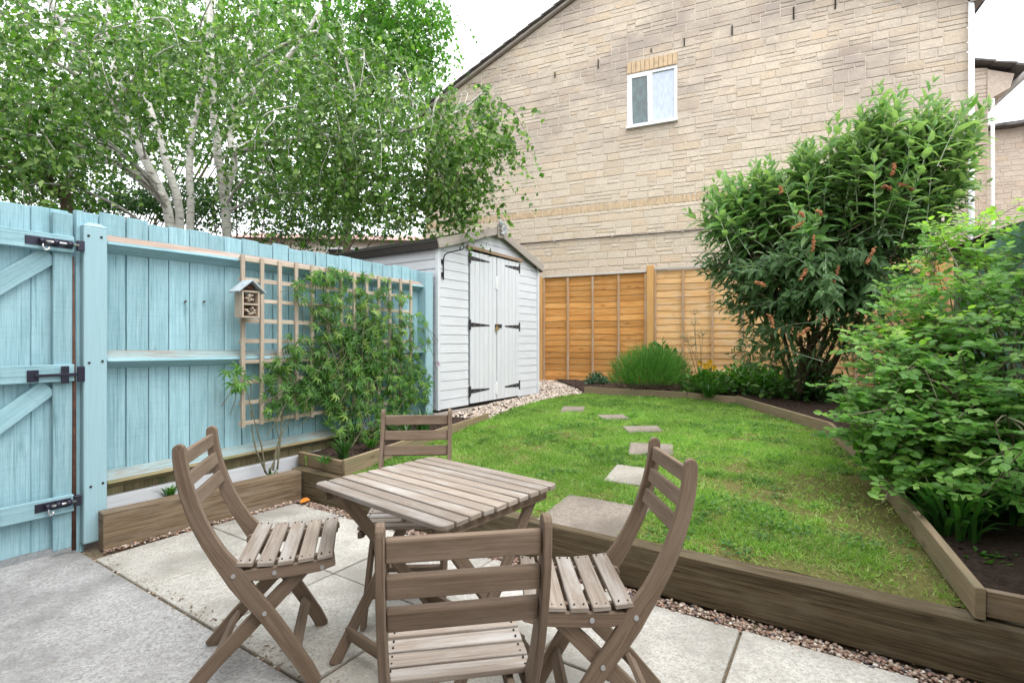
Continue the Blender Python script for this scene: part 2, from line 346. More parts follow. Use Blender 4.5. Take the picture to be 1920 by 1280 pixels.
M['darkleaf'] = leafmat('dark hedge leaves', (.025, .07, .018), (.05, .125, .028), (.09, .19, .045), .32, .5)
M['budd'] = leafmat('buddleia leaves', (.06, .13, .05), (.09, .18, .06), (.16, .25, .12), .3, .55, (.17, .22, .16))
M['buddy'] = leafmat('young buddleia leaves', (.075, .19, .04), (.13, .27, .055), (.24, .34, .16), .35, .5, (.24, .32, .18))
M['rose'] = leafmat('rose leaflets', (.09, .22, .045), (.155, .33, .065), (.27, .46, .10), .4, .45, (.17, .29, .12))
M['rosey'] = leafmat('yellow green rose leaflets', (.13, .28, .03), (.20, .36, .045), (.31, .46, .08), .42, .45, (.27, .40, .10))
M['passion'] = leafmat('passion flower leaves', (.05, .14, .028), (.105, .235, .04), (.26, .38, .09), .35, .4)
M['lav'] = leafmat('lavender foliage', (.06, .18, .035), (.11, .27, .05), (.18, .33, .09), .3, .6)
M['strap'] = leafmat('strap leaves', (.02, .075, .015), (.045, .13, .025), (.10, .22, .05), .25, .35)
M['cover'] = leafmat('ground cover leaves', (.03, .10, .02), (.07, .19, .03), (.15, .30, .05), .3, .5)
M['bluegreen'] = leafmat('blue green leaves', (.03, .09, .06), (.06, .15, .09), (.10, .2, .12), .2, .5)
M['grass'] = leafmat('grass blades', (.12, .24, .045), (.25, .41, .085), (.46, .52, .22), .38, .5)
M['straw'] = leafmat('dry seed heads', (.35, .30, .18), (.5, .45, .3), None, .2, .7)
M['yellow'] = leafmat('yellow orange petals', (.75, .42, .02), (.8, .5, .03), None, .3, .6)
M['purple'] = leafmat('purple petals', (.25, .12, .3), (.5, .4, .5), None, .2, .6)
M['rusty'] = leafmat('rusty brown flower spikes', (.30, .12, .05), (.42, .19, .09), None, .2, .8)

# ------------------------------------------------------------------ site geometry
U = Vector((.8387, -.5446)); V_ = Vector((.5446, .8387))
def uvp(u, v, z=0): return Vector((U.x * u + V_.x * v, U.y * u + V_.y * v, z))
VT = [2.4, 4.4, 5.5, 6.6, 8.3, 12]; ZT = [.204, .385, .44, .462, .53, .6]
def gz(x, y): return float(np.interp(.5446 * x + .8387 * y, VT, ZT))
def GG(px, py, dz=0):
    z = .3
    for _ in range(40): p = G(px, py, z + dz); z = .5 * z + .5 * gz(p.x, p.y)
    return Vector((p.x, p.y, z + dz))
def inpoly(px, py, poly):
    r = np.zeros(len(px), bool); n = len(poly)
    for i in range(n):
        x0, y0 = poly[i][:2]; x1, y1 = poly[(i + 1) % n][:2]
        c = ((y0 > py) != (y1 > py)); r ^= c & (px < (x1 - x0) * (py - y0) / ((y1 - y0) if y1 != y0 else 1e-9) + x0)
    return r
def sheet(name, poly, zf, res, mat, rough=0):
    bm = bmesh.new(); vs = [bm.verts.new((p[0], p[1], 0)) for p in poly]; bm.faces.new(vs)
    xs = [p[0] for p in poly]; ys = [p[1] for p in poly]
    for ax, lo, hi in ((0, min(xs), max(xs)), (1, min(ys), max(ys))):
        k = lo + res
        while k < hi:
            co = (k, 0, 0) if ax == 0 else (0, k, 0); no = (1, 0, 0) if ax == 0 else (0, 1, 0)
            bmesh.ops.bisect_plane(bm, geom=bm.verts[:] + bm.edges[:] + bm.faces[:], plane_co=co, plane_no=no); k += res
    for v in bm.verts:
        v.co.z = zf(v.co.x, v.co.y) + (mnoise.noise(Vector((v.co.x * 6, v.co.y * 6, 0))) * rough if rough else 0)
    bmesh.ops.recalc_face_normals(bm, faces=bm.faces)
    if sum(f.normal.z for f in bm.faces) < 0: bmesh.ops.reverse_faces(bm, faces=bm.faces)
    me = bpy.data.meshes.new(name); bm.to_mesh(me); bm.free(); me.materials.append(mat)
    for p in me.polygons: p.use_smooth = True
    o = bpy.data.objects.new(name, me); col.objects.link(o); OFF[o.name] = Vector((0, 0, 0)); return o
def sample(poly, n):
    a = np.array([(p[0], p[1]) for p in poly]); lo = a.min(0); hi = a.max(0); x = rng.uniform(lo[0], hi[0], n); y = rng.uniform(lo[1], hi[1], n)
    k = inpoly(x, y, poly); return x[k], y[k]
def wob(x, y, s, ph=0):
    return (np.sin(x * s * 1.3 + 2.1 * np.sin(y * s * .7 + ph) + ph) + np.sin(y * s * 1.7 + 1.7 * np.sin(x * s * .9 + ph * 2)) + np.sin((x + y) * s * 2.6 + ph * 3) * .6) / 2.6
def pebbles(name, x, y, z, size, mat, flat=.6):
    n = len(x); t = (1 + 5 ** .5) / 2
    b = nrm(np.array([(-1, t, 0), (1, t, 0), (-1, -t, 0), (1, -t, 0), (0, -1, t), (0, 1, t), (0, -1, -t), (0, 1, -t), (t, 0, -1), (t, 0, 1), (-t, 0, -1), (-t, 0, 1)], float))
    fc = np.array([(0, 11, 5), (0, 5, 1), (0, 1, 7), (0, 7, 10), (0, 10, 11), (1, 5, 9), (5, 11, 4), (11, 10, 2), (10, 7, 6), (7, 1, 8), (3, 9, 4), (3, 4, 2), (3, 2, 6), (3, 6, 8), (3, 8, 9), (4, 9, 5), (2, 4, 11), (6, 2, 10), (8, 6, 7), (9, 8, 1)])
    a = rng.uniform(0, 6.28, n); s = size * rng.uniform(.55, 1.3, n); sc = np.stack([s, s * rng.uniform(.55, .95, n), s * flat * rng.uniform(.6, 1, n)], 1)
    V = b[None] * sc[:, None, :] * rng.uniform(.85, 1.12, (n, 12, 1)); til = rng.normal(0, .25, n)
    ca, sa = np.cos(a)[:, None], np.sin(a)[:, None]; X = V[:, :, 0] * ca - V[:, :, 1] * sa; Yv = V[:, :, 0] * sa + V[:, :, 1] * ca
    Z = V[:, :, 2] + X * til[:, None]
    V = np.stack([X + x[:, None], Yv + y[:, None], Z + z[:, None]], 2).reshape(-1, 3)
    return np_mesh(name, V, (fc[None] + (np.arange(n) * 12)[:, None, None]).reshape(-1, 3), np.repeat(rng.random(n), 20), mat, smooth=True)

FEN = Fr(-.855, .519, 3.745); SHD = Fr(-.838, .546, 3.863); HOU = Fr(.4044, .9146, 9.1); ORF = Fr(.4044, .9146, 8.85); RGF = Fr(.8387, -.5446, 1.08)

# ground far and wide
mb = MB(); mb.quad([(-300, -300, -.03), (300, -300, -.03), (300, 300, -.03), (-300, 300, -.03)]); tag(mb.build('ground', M['soil']), kind='structure')
# poured concrete: everything nearer than the joint line
mb = MB(); a = [uvp(-4.2, 1.145), uvp(4, 1.145), uvp(4, -3), uvp(-4.2, -3)]
mb.quad([(p.x, p.y, 0) for p in a][::-1]); mb.quad([(p.x, p.y, -.1) for p in a])
for i in range(4):
    p, q = a[i], a[(i + 1) % 4]; mb.quad([(p.x, p.y, 0), (q.x, q.y, 0), (q.x, q.y, -.1), (p.x, p.y, -.1)][::-1])
tag(mb.build('concrete_path', M['conc'], merge=True, bevel=.006), kind='structure')
# bedding under the slabs, then the slabs
mb = MB(); a = [uvp(-3.85, 1.14, -.012), uvp(3.5, 1.14, -.012), uvp(3.5, 2.62, -.012), uvp(-3.85, 2.62, -.012)]
mb.quad(a); tag(mb.build('bedding_sand', M['joint']), kind='structure')
mb = MB()
rows = [(1.157, 1.775, [-3.62, -2.97, -2.30, -1.63, -.96, -.36, .30, .95, 1.6, 2.2, 2.9]), (1.787, 2.40, [-3.60, -3.03, -2.31, -1.69, -1.02, -.37, .24, .9, 1.55, 2.2, 2.9])]
for v0, v1, us in rows:
    for i in range(len(us) - 1):
        u0, u1 = us[i] + .007, us[i + 1] - .007; tz = random.uniform(-.003, .003)
        mb.box(uvp((u0 + u1) / 2, (v0 + v1) / 2, -.022 + tz), (u1 - u0, v1 - v0, .045), (Vector((*U, random.uniform(-.003, .003))), Vector((*V_, random.uniform(-.004, .004))), Vector((0, 0, 1))), jit=.003)
tag(mb.build('patio_paving', M['slab'], bevel=.007, seg=2), kind='structure')

# ---- sleepers
def plank(name, p0, p1, w, h, mat, label, cat, bev=.006, seg=2, jit=.004, group=None, z=None):
    mb = MB(); n = max(2, int((Vector(p1) - Vector(p0)).length / .35)); p0 = Vector(p0); p1 = Vector(p1)
    mb.beam(p0, p1, w, h, jit=jit); o = mb.build(name, mat, bevel=bev, seg=seg); tag(o, label, cat, group); return o
hs_ = .12
P0 = G(576, 937, 0); 
sa = uvp(-3.75, 2.54, .112); sb = uvp(-1.52, 2.54, .112); sc_ = uvp(2.6, 2.54, .112)
plank('timber_sleeper', sa, sb - Vector((*U, 0)) * .002, .1, .226, M['sleeperg'], 'brown timber sleeper edging the lawn behind the garden table', 'sleeper')
plank('timber_sleeper', sb + Vector((*U, 0)) * .002, sc_, .1, .222, M['sleeperg'], 'long brown timber sleeper between paving and lawn running off right', 'sleeper')
l0 = G(193, 1035, 0); l1 = G(566, 937, 0); dd = (l1 - l0).normalized(); nn = Vector((-dd.y, dd.x, 0))
plank('timber_sleeper', l0 + nn * .05 + Vector((0, 0, .115)), l1 + nn * .05 + dd * .0 + Vector((0, 0, .115)), .1, .23, M['sleeper'], 'brown cracked timber sleeper holding the bed below the turquoise fence', 'sleeper')

# ---- planter bed by the fence and edging
c0 = Vector((-1.285, 3.905, .285)); c1 = GG(915, 786); c1.z = .43
el = G(562, 846, .33); 
mb = MB()
def board(name, p0, p1, h, mat, label, cat='edging board', t=.03):
    mb = MB(); p0 = Vector(p0); p1 = Vector(p1); d = (p1 - p0); l = d.length; n = max(1, int(l / .5)); d.normalize()
    s_ = Vector((d.y, -d.x, 0)).normalized(); mb.box((p0 + p1) / 2, (l, t, h), (d, s_, s_.cross(d).normalized() if s_.cross(d).z > 0 else -s_.cross(d)), jit=.002, long=0)
    o = mb.build(name, mat, bevel=.003); tag(o, label, cat); return o
board('edging_board', Vector((el.x, el.y, .278)), Vector((c0.x - .012, c0.y + .006, .282)), .105, M['edging'], 'short timber board closing the near end of the raised fence bed')
board('edging_board', Vector((c0.x, c0.y - .02, .282)), Vector((c1.x, c1.y, .40)), .13, M['edging'], 'long pale timber board edging the raised bed along the lawn, behind the far chair')

# lawn outline
bk0 = GG(1096, 738); bk1 = GG(1381, 757); rb2 = GG(1557, 815); rb1 = GG(1657, 918); rb0 = G(1838, 1157, .24)
LAWN = [uvp(-3.2, 2.59), c0, c1, GG(958, 768), GG(1010, 752), GG(1060, 742), bk0, GG(1180, 742), GG(1290, 747), bk1, rb2, rb1, rb0, uvp(.50, 2.59)]
LAWN = [(p[0], p[1]) for p in LAWN]
tag(sheet('lawn', LAWN, lambda x, y: gz(x, y) - .004, .12, M['lawn'], .012), kind='structure')
# the right bed
def bdp(p, z): return Vector((p.x, p.y, z))
board('edging_board', bdp(rb0, .29), bdp(rb1, gz(rb1.x, rb1.y) + .05), .12, M['edging'], 'timber edging board of the right bed nearest the camera, beside the strap leaves', t=.035)
board('edging_board', bdp(rb1, gz(rb1.x, rb1.y) + .045), bdp(rb2, gz(rb2.x, rb2.y) + .05), .12, M['edging'], 'middle timber edging board of the right bed under the leafy rose shrub')
board('edging_board', bdp(rb2, gz(rb2.x, rb2.y) + .05), bdp(bk1, gz(bk1.x, bk1.y) + .04), .12, M['edging'], 'timber edging board at the lawn edge under the big buddleia')
board('edging_board', bdp(bk1, gz(bk1.x, bk1.y) + .04), bdp(GG(1290, 747), gz(*GG(1290, 747).xy) + .035), .1, M['edging'], 'short timber edging board at the back of the lawn below the yellow flowers')
board('edging_board', bdp(GG(1288, 747), gz(*GG(1288, 747).xy) + .035), bdp(bk0, gz(bk0.x, bk0.y) + .05), .11, M['edging'], 'grey brown timber edging board in front of the round lavender bush')
e0 = rb0 + Vector((.01, -.005, 0)); board('edging_board', Vector((e0.x + .03, e0.y + .03, .285)), Vector((e0.x + .75, e0.y - .42, .285)), .095, M['sleeper'], 'short brown board on top of the sleeper closing the right bed at the frame edge')
RB = [rb0, rb1, rb2, bk1, GG(1290, 747), bk0, bk0 + Vector((-.05, .6, 0)), ORF.w(ORF.x(1040), -.02, 0), ORF.w(7, -.02, 0), RGF.w(-7, 0, 0), uvp(1.08, 2.58), uvp(.52, 2.58)]
RB = [(p[0], p[1]) for p in RB]
tag(sheet('soil_bed', RB, lambda x, y: max(gz(x, y) + .035, .25), .12, M['soil'], .02), kind='structure')
# bed between the left sleeper and fence, and the raised bed
fb = lambda px: FEN.w(FEN.x(px, .05), .05, 0)
LB = [(p[0], p[1]) for p in (l0 + nn * .1, l1 + nn * .1, Vector((el.x, el.y, 0)), fb(560), fb(180))]
tag(sheet('soil_bed', LB, lambda x, y: .165, .1, M['soil'], .03), kind='structure')
PB = [(p[0], p[1]) for p in (Vector((el.x, el.y, 0)), c0, c1, SHD.w(.1 + SHD.x(820), 0, 0), fb(800), fb(560))]
tag(sheet('soil_bed', PB, lambda x, y: max(gz(x, y) - .0, .29), .1, M['soil'], .03), kind='structure')
GP = [(p[0], p[1]) for p in (c1, SHD.w(SHD.x(822), .06, 0), SHD.w(SHD.x(1006) + .1, .06, 0), SHD.w(SHD.x(1006) + .1, .9, 0), ORF.w(ORF.x(1003), .1, 0), ORF.w(ORF.x(1150), .1, 0), bk0 + Vector((.3, .3, 0)), bk0, GG(1060, 742), GG(1010, 752), GG(958, 768))]
tag(sheet('gravel_bed', GP, lambda x, y: gz(x, y) + .002, .15, M['soil'], .01), kind='structure')
x, y = sample(GP, 15000); z = np.array([gz(a, b) for a, b in zip(x, y)]) + rng.uniform(0, .012, len(x))
tag(pebbles('gravel', x, y, z, .017, M['chip']), 'pale stone chippings spread beside the white shed', 'gravel', kind='stuff')
# gravel strip along the sleepers of the patio
def strip(p, q, w, n):
    t = rng.random(n); s_ = rng.normal(0, 1, n) * w * .3 + w * .5; d = q - p; L_ = d.length; nn_ = Vector((d.y, -d.x, 0)).normalized()
    return p.x + d.x * t + nn_.x * s_, p.y + d.y * t + nn_.y * s_
xa, ya = strip(uvp(-3.5, 2.488), uvp(2.6, 2.488), .09, 5200); xb, yb = strip(l0, l1, .03, 450)
xc, yc = strip(uvp(-3.9, 1.155), uvp(2, 1.155), .012, 90); x = np.r_[xa, xb, xc]; y = np.r_[ya, yb, yc]
z = np.r_[np.full(len(xa), -.005), np.full(len(xb), .004), np.full(len(xc), -.012)] + rng.uniform(-.006, .01, len(x))
tag(pebbles('gravel', x, y, z, .0105, M['pebble']), 'reddish brown pea gravel in the strip between paving and sleepers', 'gravel', kind='stuff')
# soil clods
xs_, ys_ = [], []
for P_, n_ in ((LB, 900), (PB, 1500), (RB, 5200)):
    x, y = sample(P_, n_); xs_.append((x, y))
x = np.concatenate([a[0] for a in xs_]); y = np.concatenate([a[1] for a in xs_])
z = np.concatenate([np.full(len(xs_[0][0]), .17), np.array([max(gz(a, b), .29) for a, b in zip(*xs_[1])]), np.array([max(gz(a, b) + .035, .25) for a, b in zip(*xs_[2])])])
tag(pebbles('soil_clods', x, y, z + .003, .012, M['soil'], .8), 'dark crumbly soil and mulch lying in the beds', 'soil', kind='stuff')

# stepping stones
def stone(px4, th, mat, label, dz=.012):
    pts = [GG(px, py, dz) for px, py in px4]; mb = MB()
    top = pts; bot = [p - Vector((0, 0, th)) for p in pts]
    mb.quad(top); mb.quad(bot[::-1])
    for i in range(4): j = (i + 1) % 4; mb.quad([top[i], bot[i], bot[j], top[j]])
    o = mb.build('stepping_stone', mat, merge=True, bevel=.008, seg=2); tag(o, label, 'stepping stone'); return [(p[0], p[1]) for p in pts]
STN = [stone([(997, 978), (1153, 1016), (1222, 952), (1067, 925)], .06, M['stepst'], 'large square paving slab set in the lawn right behind the sleeper', .006),
       stone([(1131, 899), (1206, 909), (1226, 878), (1157, 869)], .05, M['stepw'], 'pale stepping stone second from the patio, just behind the right chair back'),
       stone([(1178, 850), (1263, 852), (1262, 832), (1181, 828)], .05, M['stepst'], 'brown stepping stone third from the patio, above the right chair'),
       stone([(1180, 810), (1243, 807), (1232, 797), (1166, 798)], .05, M['stepst'], 'stepping stone fourth from the patio in the middle of the lawn'),
       stone([(1133, 786), (1182, 784), (1168, 776), (1119, 777)], .05, M['stepst'], 'small looking stepping stone fifth from the patio'),
       stone([(1050, 771), (1092, 771), (1098, 762), (1056, 761)], .05, M['stepst'], 'farthest stepping stone at the gravel end of the lawn')]
# grass
N = 430000; x, y = sample(LAWN, N)
keep = np.ones(len(x), bool)
for s_ in STN:
    c_ = np.mean(s_, 0); keep &= ~inpoly(x, y, [tuple(c_ + (np.array(q) - c_) * .93) for q in s_])
u_ = .8387 * x - .5446 * y; v_ = .5446 * x + .8387 * y
bare = wob(x, y, 2.6, 1) * .5 + wob(x, y, 7, 2) * .35 + np.clip((u_ + .9) * .45, -.1, .75)
bare = bare + wob(x, y, 17, 3) * .22 + wob(x, y, 34, 8) * .16
bare = bare + np.clip((u_ + .35) * .5, 0, .3)
dens = np.clip(1.05 - np.clip(bare, -1, .25) * .6 - np.clip(bare - .25, 0, 1) * 2.4, .07, 1) * np.clip(1.3 - (v_ - 2.6) * .16, .45, 1)
keep &= rng.random(len(x)) < dens; x = x[keep]; y = y[keep]; bare = bare[keep]
z = np.array(np.interp(.5446 * x + .8387 * y, VT, ZT)) - .004; n = len(x)
D = np.stack([rng.normal(0, .75, n), rng.normal(0, .75, n), rng.uniform(.35, 1, n)], 1); Nn = rng.normal(0, 1, (n, 3))
clump = wob(x, y, 11, 5)
L_ = rng.uniform(.016, .044, n) * (1 + .5 * clump); rn = np.clip(rng.normal(.55, .27, n) + bare * .25 + clump * -.1, 0, 1)
tag(leaves('grass', np.stack([x, y, z], 1), D, Nn, L_, rng.uniform(.003, .0075, n), T_BLADE, M['grass'], rnd=rn), 'short patchy lawn grass', 'grass', kind='stuff')
# clover and weeds in the lawn
x, y = sample(LAWN, 60000); k = (wob(x, y, 3.1, 4) + wob(x, y, 9, 6) * .8 + wob(x, y, 23, 2) * .6) > .36; x = x[k]; y = y[k]; keep = np.ones(len(x), bool)
for s_ in STN: keep &= ~inpoly(x, y, s_)
x = x[keep]; y = y[keep]; n = len(x); z = np.interp(.5446 * x + .8387 * y, VT, ZT) + rng.uniform(.006, .02, n)
D = np.stack([rng.normal(0, 1, n), rng.normal(0, 1, n), rng.uniform(-.1, .5, n)], 1); Nn = np.stack([rng.normal(0, .3, n), rng.normal(0, .3, n), np.ones(n)], 1)
tag(leaves('clover', np.stack([x, y, z], 1), D, Nn, rng.uniform(.014, .034, n), rng.uniform(.010, .020, n), T_BIRCH, M['cover']), 'clover and small broad weeds growing through the lawn', 'clover', kind='stuff')

# ------------------------------------------------------------------ left fence
fx = lambda px: FEN.x(px, .08)
x0, x1 = FEN.x(158), FEN.x(800, .05)
fence = FEN.root('timber_fence', x0, 0)
tag(fence, 'turquoise painted close board fence running from the gate to the white shed', 'fence')
TOPZ = 2.045
mb = MB(); xx = x0 - .02
while xx < x1:
    w = random.uniform(.118, .150); zt = TOPZ + random.uniform(-.012, .012); t_ = .006
    mb.box((xx + w / 2, .105, (zt + .38) / 2), (w - random.choice([.004, .005, .006, .009]), .014, zt - .38), (Vector((1, random.uniform(-.02, .05), random.uniform(-.003, .003))), Vector((0, 1, 0)), Vector((0, 0, 1))), jit=.002, long=2)
    mb.box((xx, .127, (zt + .36) / 2), (.05, .012, zt - .40), long=2)
    xx += w
mb.build('close_boards', M['blue'], fence, bevel=.0025)
def arris(z, mat, name='rail', xa=x0 + .12, xb=x1 - .05):
    mb = MB(); r = random.random(); prof = [(.095, z + .05), (.02, z + .005), (.012, z - .01), (.095, z - .055)]
    n = 8
    for i in range(n):
        a = xa + (xb - xa) * i / n; b = xa + (xb - xa) * (i + 1) / n; wv = lambda q: math.sin(q * 2.3 + z * 5) * .006
        for j in range(len(prof)):
            p, q = prof[j], prof[(j + 1) % len(prof)]; l = math.hypot(p[0] - q[0], p[1] - q[1])
            mb.quad([(a, p[0], p[1] + wv(a)), (a, q[0], q[1] + wv(a)), (b, q[0], q[1] + wv(b)), (b, p[0], p[1] + wv(b))], [(a, j), (a, j + l), (b, j + l), (b, j)], r)
    o = mb.build(name, mat, fence, merge=False); return o
def rail(z, mt, mu):
    # arris rail: worn upper face, painted underside
    for nm, prof, m_ in (('rail', [(.095, z + .055), (.018, z + .006)], mt), ('rail_underside', [(.018, z + .006), (.010, z - .012), (.095, z - .058)], mu)):
        mb = MB(); r = random.random(); n = 10; xa = x0 + .12; xb = x1 - .04
        for i in range(n):
            a = xa + (xb - xa) * i / n; b = xa + (xb - xa) * (i + 1) / n; wv = lambda q: math.sin(q * 2.1 + z * 5) * .007
            for j in range(len(prof) - 1):
                p, q = prof[j], prof[j + 1]; l = math.hypot(p[0] - q[0], p[1] - q[1])
                mb.quad([(a, p[0], p[1] + wv(a)), (a, q[0], q[1] + wv(a)), (b, q[0], q[1] + wv(b)), (b, p[0], p[1] + wv(b))], [(a, j + z), (a, j + l + z), (b, j + l + z), (b, j + z)], r)
        if nm == 'rail': rr = mb.build(nm, m_, fence)
        else: o = mb.build(nm, m_, rr)
rail(1.865, M['rawrail'], M['blue']); rail(1.135, M['bluew'], M['blue']); rail(.392, M['bluew'], M['gravelboard'])
# old short boards below the lowest rail
mb = MB(); xx = x0 + .1
while xx < x1 - .1:
    w = random.uniform(.11, .15); mb.box((xx + w / 2, .115, .30), (w - .006, .018, .2), jit=.003, long=2); xx += w
mb.build('bottom_boards', M['gravelboard'], fence, bevel=.002)
mb = MB(); mb.box(((x0 + x1) / 2, .085, .2), (x1 - x0 - .1, .05, .16), jit=.004); mb.build('gravel_board', M['white'], fence, bevel=.008, seg=2)
# posts
mb = MB(); pw = FEN.x(202) - FEN.x(157); mb.box(((FEN.x(157) + FEN.x(202)) / 2, .05, .99), (pw, .1, 1.9), jit=.002)
p_ = mb.build('post', M['bluepost'], fence, bevel=.008, seg=2)
mb = MB(); cx = (FEN.x(157) + FEN.x(202)) / 2
mb.v += [(cx - pw / 2, 0, 1.941), (cx + pw / 2, 0, 1.941), (cx + pw / 2, .1, 1.941), (cx - pw / 2, .1, 1.941), (cx - pw / 2 + .03, .02, 1.965), (cx + pw / 2 - .03, .02, 1.965), (cx + pw / 2 - .03, .08, 1.965), (cx - pw / 2 + .03, .08, 1.965)]
mb.f += [(0, 1, 5, 4), (1, 2, 6, 5), (2, 3, 7, 6), (3, 0, 4, 7), (4, 5, 6, 7)]; mb.uv += [[(0, 0)] * 4] * 5; mb.r += [.9] * 5; mb.sm += [False] * 5
mb.build('post_cap', M['bluepost'], p_)
for a, b in ((166, 442), (190, 445), (167, 680), (192, 677), (170, 912), (193, 905)):
    mb = MB(); X = FEN.x(a); Z = FEN.z(a, b); mb.tube([(X, -.004, Z), (X, .01, Z)], .007, 8); mb.build('screw', M['dark'], p_)
xe = FEN.x(803, 0)
mb = MB(); mb.box((xe, .04, 1.0), (.12, .12, 2.04), jit=.002); p2 = mb.build('post', M['bluepost'], fence, bevel=.006, seg=2)
# small latch eye on that post and a nail with stains on the boards
for a, b in ((348, 565), (383, 565)):
    mb = MB(); X = fx(a); Z = FEN.z(a, b, .09); mb.tube([(X, .07, Z), (X + .004, .095, Z - .002)], .006, 6); mb.build('nail', M['rust'], fence)

# ------------------------------------------------------------------ gate
gate = FEN.root('garden_gate', FEN.x(137), .03)
tag(gate, 'turquoise painted ledged and braced garden gate with black bolts at the left frame edge', 'gate')
gR = FEN.x(137, .02); gL = gR - 1.25
zt = FEN.z(137, 388)
mb = MB(); xx = gR - .02
for sp in (30, 62, 0):
    pass
xs = [gR - .17, gR - .36, gR - .56, gR - .78, gR - 1.0, gR - 1.25]
prev = gR - .0
for q in xs:
    mb.box(((prev + q) / 2, .09, (2.02 + .05) / 2), (prev - q - .002, .018, 1.97 + random.uniform(-.01, .01)), jit=.002, long=2); prev = q
mb.build('gate_boards', M['blue'], gate, bevel=.004)
# stile, ledges, braces
xL, xR = FEN.x(100, .03), FEN.x(137, .03)
mb = MB(); mb.box(((xL + xR) / 2, .05, 1.02), (xR - xL, .032, 1.96), jit=.002, long=2); mb.build('stile', M['blue'], gate, bevel=.003)
def ledge(za, h, mat=M['blue']):
    mb = MB(); mb.box(((gL + xR) / 2, .026, za), (xR - gL - .004, .04, h), jit=.002, long=0); return mb.build('ledge', mat, gate, bevel=.003)
zA = FEN.z(60, 449, .01); zB = FEN.z(60, 702, .01); zC = FEN.z(60, 958, .01)
ledge(zA, .095); ledge(zB, .1); ledge(zC, .095)
def brace(pa, pb):
    mb = MB(); a = Vector((FEN.x(pa[0], .05), .062, FEN.z(*pa, .05))); b = Vector((FEN.x(pb[0], .05), .062, FEN.z(*pb, .05)))
    d = (b - a).normalized(); a2 = a - d * 0; b2 = b + d * .0
    mb.beam(a2, b2, .03, .1, up=(0, -.001, 1), jit=.002); mb.build('brace', M['blue'], gate, bevel=.003)
brace((95, 477), (-120, 600)); brace((92, 725), (-120, 880))
# bolts
def bolt(px, py, l, hang=True, mname='barrel_bolt'):
    X = FEN.x(px, -.0); Z = FEN.z(px, py); mb = MB()
    mb.box((X, .001, Z), (l, .005, .048)); b_ = mb.build(mname, M['ironb'], gate, bevel=.002)
    for k in (-.18, .12, .42):
        mb = MB(); mb.tube([(X + l * k - .012, -.012, Z), (X + l * k + .012, -.012, Z)], .017, 10); mb.build('staple', M['ironb'], b_)
    mb = MB(); mb.tube([(X - l * .15, -.014, Z), (X + l * .62, -.014, Z)], .0075, 8); mb.build('rod', M['steel'] if hang else M['ironb'], b_)
    if hang:
        mb = MB(); mb.tube([(X - l * .15, -.014, Z), (X - l * .17, -.02, Z - .03), (X - l * .12, -.02, Z - .05), (X - l * .05, -.02, Z - .045), (X - l * .03, -.02, Z - .03)], .005, 6); mb.build('handle', M['steel'], b_)
    mb = MB(); mb.box((X + l * .62 + .01, .0, Z), (.035, .03, .06)); mb.build('keeper', M['ironb'], b_, bevel=.003)
bolt(93, 454, .21); bolt(100, 947, .16)
X = FEN.x(105); Z = FEN.z(105, 703)
lt = None
mb = MB(); mb.box((X - .1, .0, Z), (.05, .006, .065)); lt = mb.build('latch', M['ironb'], gate, bevel=.002)
mb = MB(); mb.box((X, -.008, Z), (.19, .01, .017)); mb.build('latch_bar', M['ironb'], lt, bevel=.002)
mb = MB(); mb.box((X + .04, -.004, Z), (.035, .012, .10)); mb.build('latch_keep', M['ironb'], lt, bevel=.002)
mb = MB(); mb.box((X + .115, .0, Z), (.035, .014, .09)); mb.build('latch_stop', M['ironb'], lt, bevel=.002)
# slip between gate and post, and the rusty rod
mb = MB(); xa, xb = FEN.x(139, .07), FEN.x(157, .07); mb.box(((xa + xb) / 2, .07, 1.0), (xb - xa - .006, .03, 2.07), long=2); mb.build('jamb', M['blue'], fence, bevel=.003)
X = FEN.x(138.5, .03); mb = MB(); mb.tube([(X, .03, .02), (X + .002, .03, .9), (X - .002, .032, 1.75)], [.011, .009, .004], 8); mb.build('drop_rod', M['rust'], gate)

# ------------------------------------------------------------------ trellis
TX = [457, 493, 526, 557.5, 587, 614.5, 640, 664.5, 687, 709, 730, 749, 767.5]
tr = FEN.root('trellis', FEN.x(457), .61, 0); tag(tr, 'square wooden trellis fixed to the turquoise fence with a climber on it', 'trellis')
tz0, tz1 = .605, 1.90
xA, xB = FEN.x(455, -.02), FEN.x(770, -.02); n = 13
for i in range(n):
    X = xA + (xB - xA) * i / (n - 1); mb = MB(); mb.box((X, -.022 + random.uniform(-.001, .001), (tz0 + tz1) / 2), (.030, .018, tz1 - tz0 + random.uniform(-.01, .01)), (Vector((1, 0, 0)), Vector((0, 1, 0)), Vector((random.uniform(-.004, .004), 0, 1))), jit=.001, long=2)
    mb.build('upright', M['trellis'], tr, bevel=.0015)
for j in range(9):
    Z = tz0 + .025 + (tz1 - tz0 - .05) * j / 8; mb = MB(); mb.box(((xA + xB) / 2, -.003, Z), (xB - xA + .03, .017, .030), jit=.002, long=0); mb.build('crossbar', M['trellis'], tr, bevel=.0015)
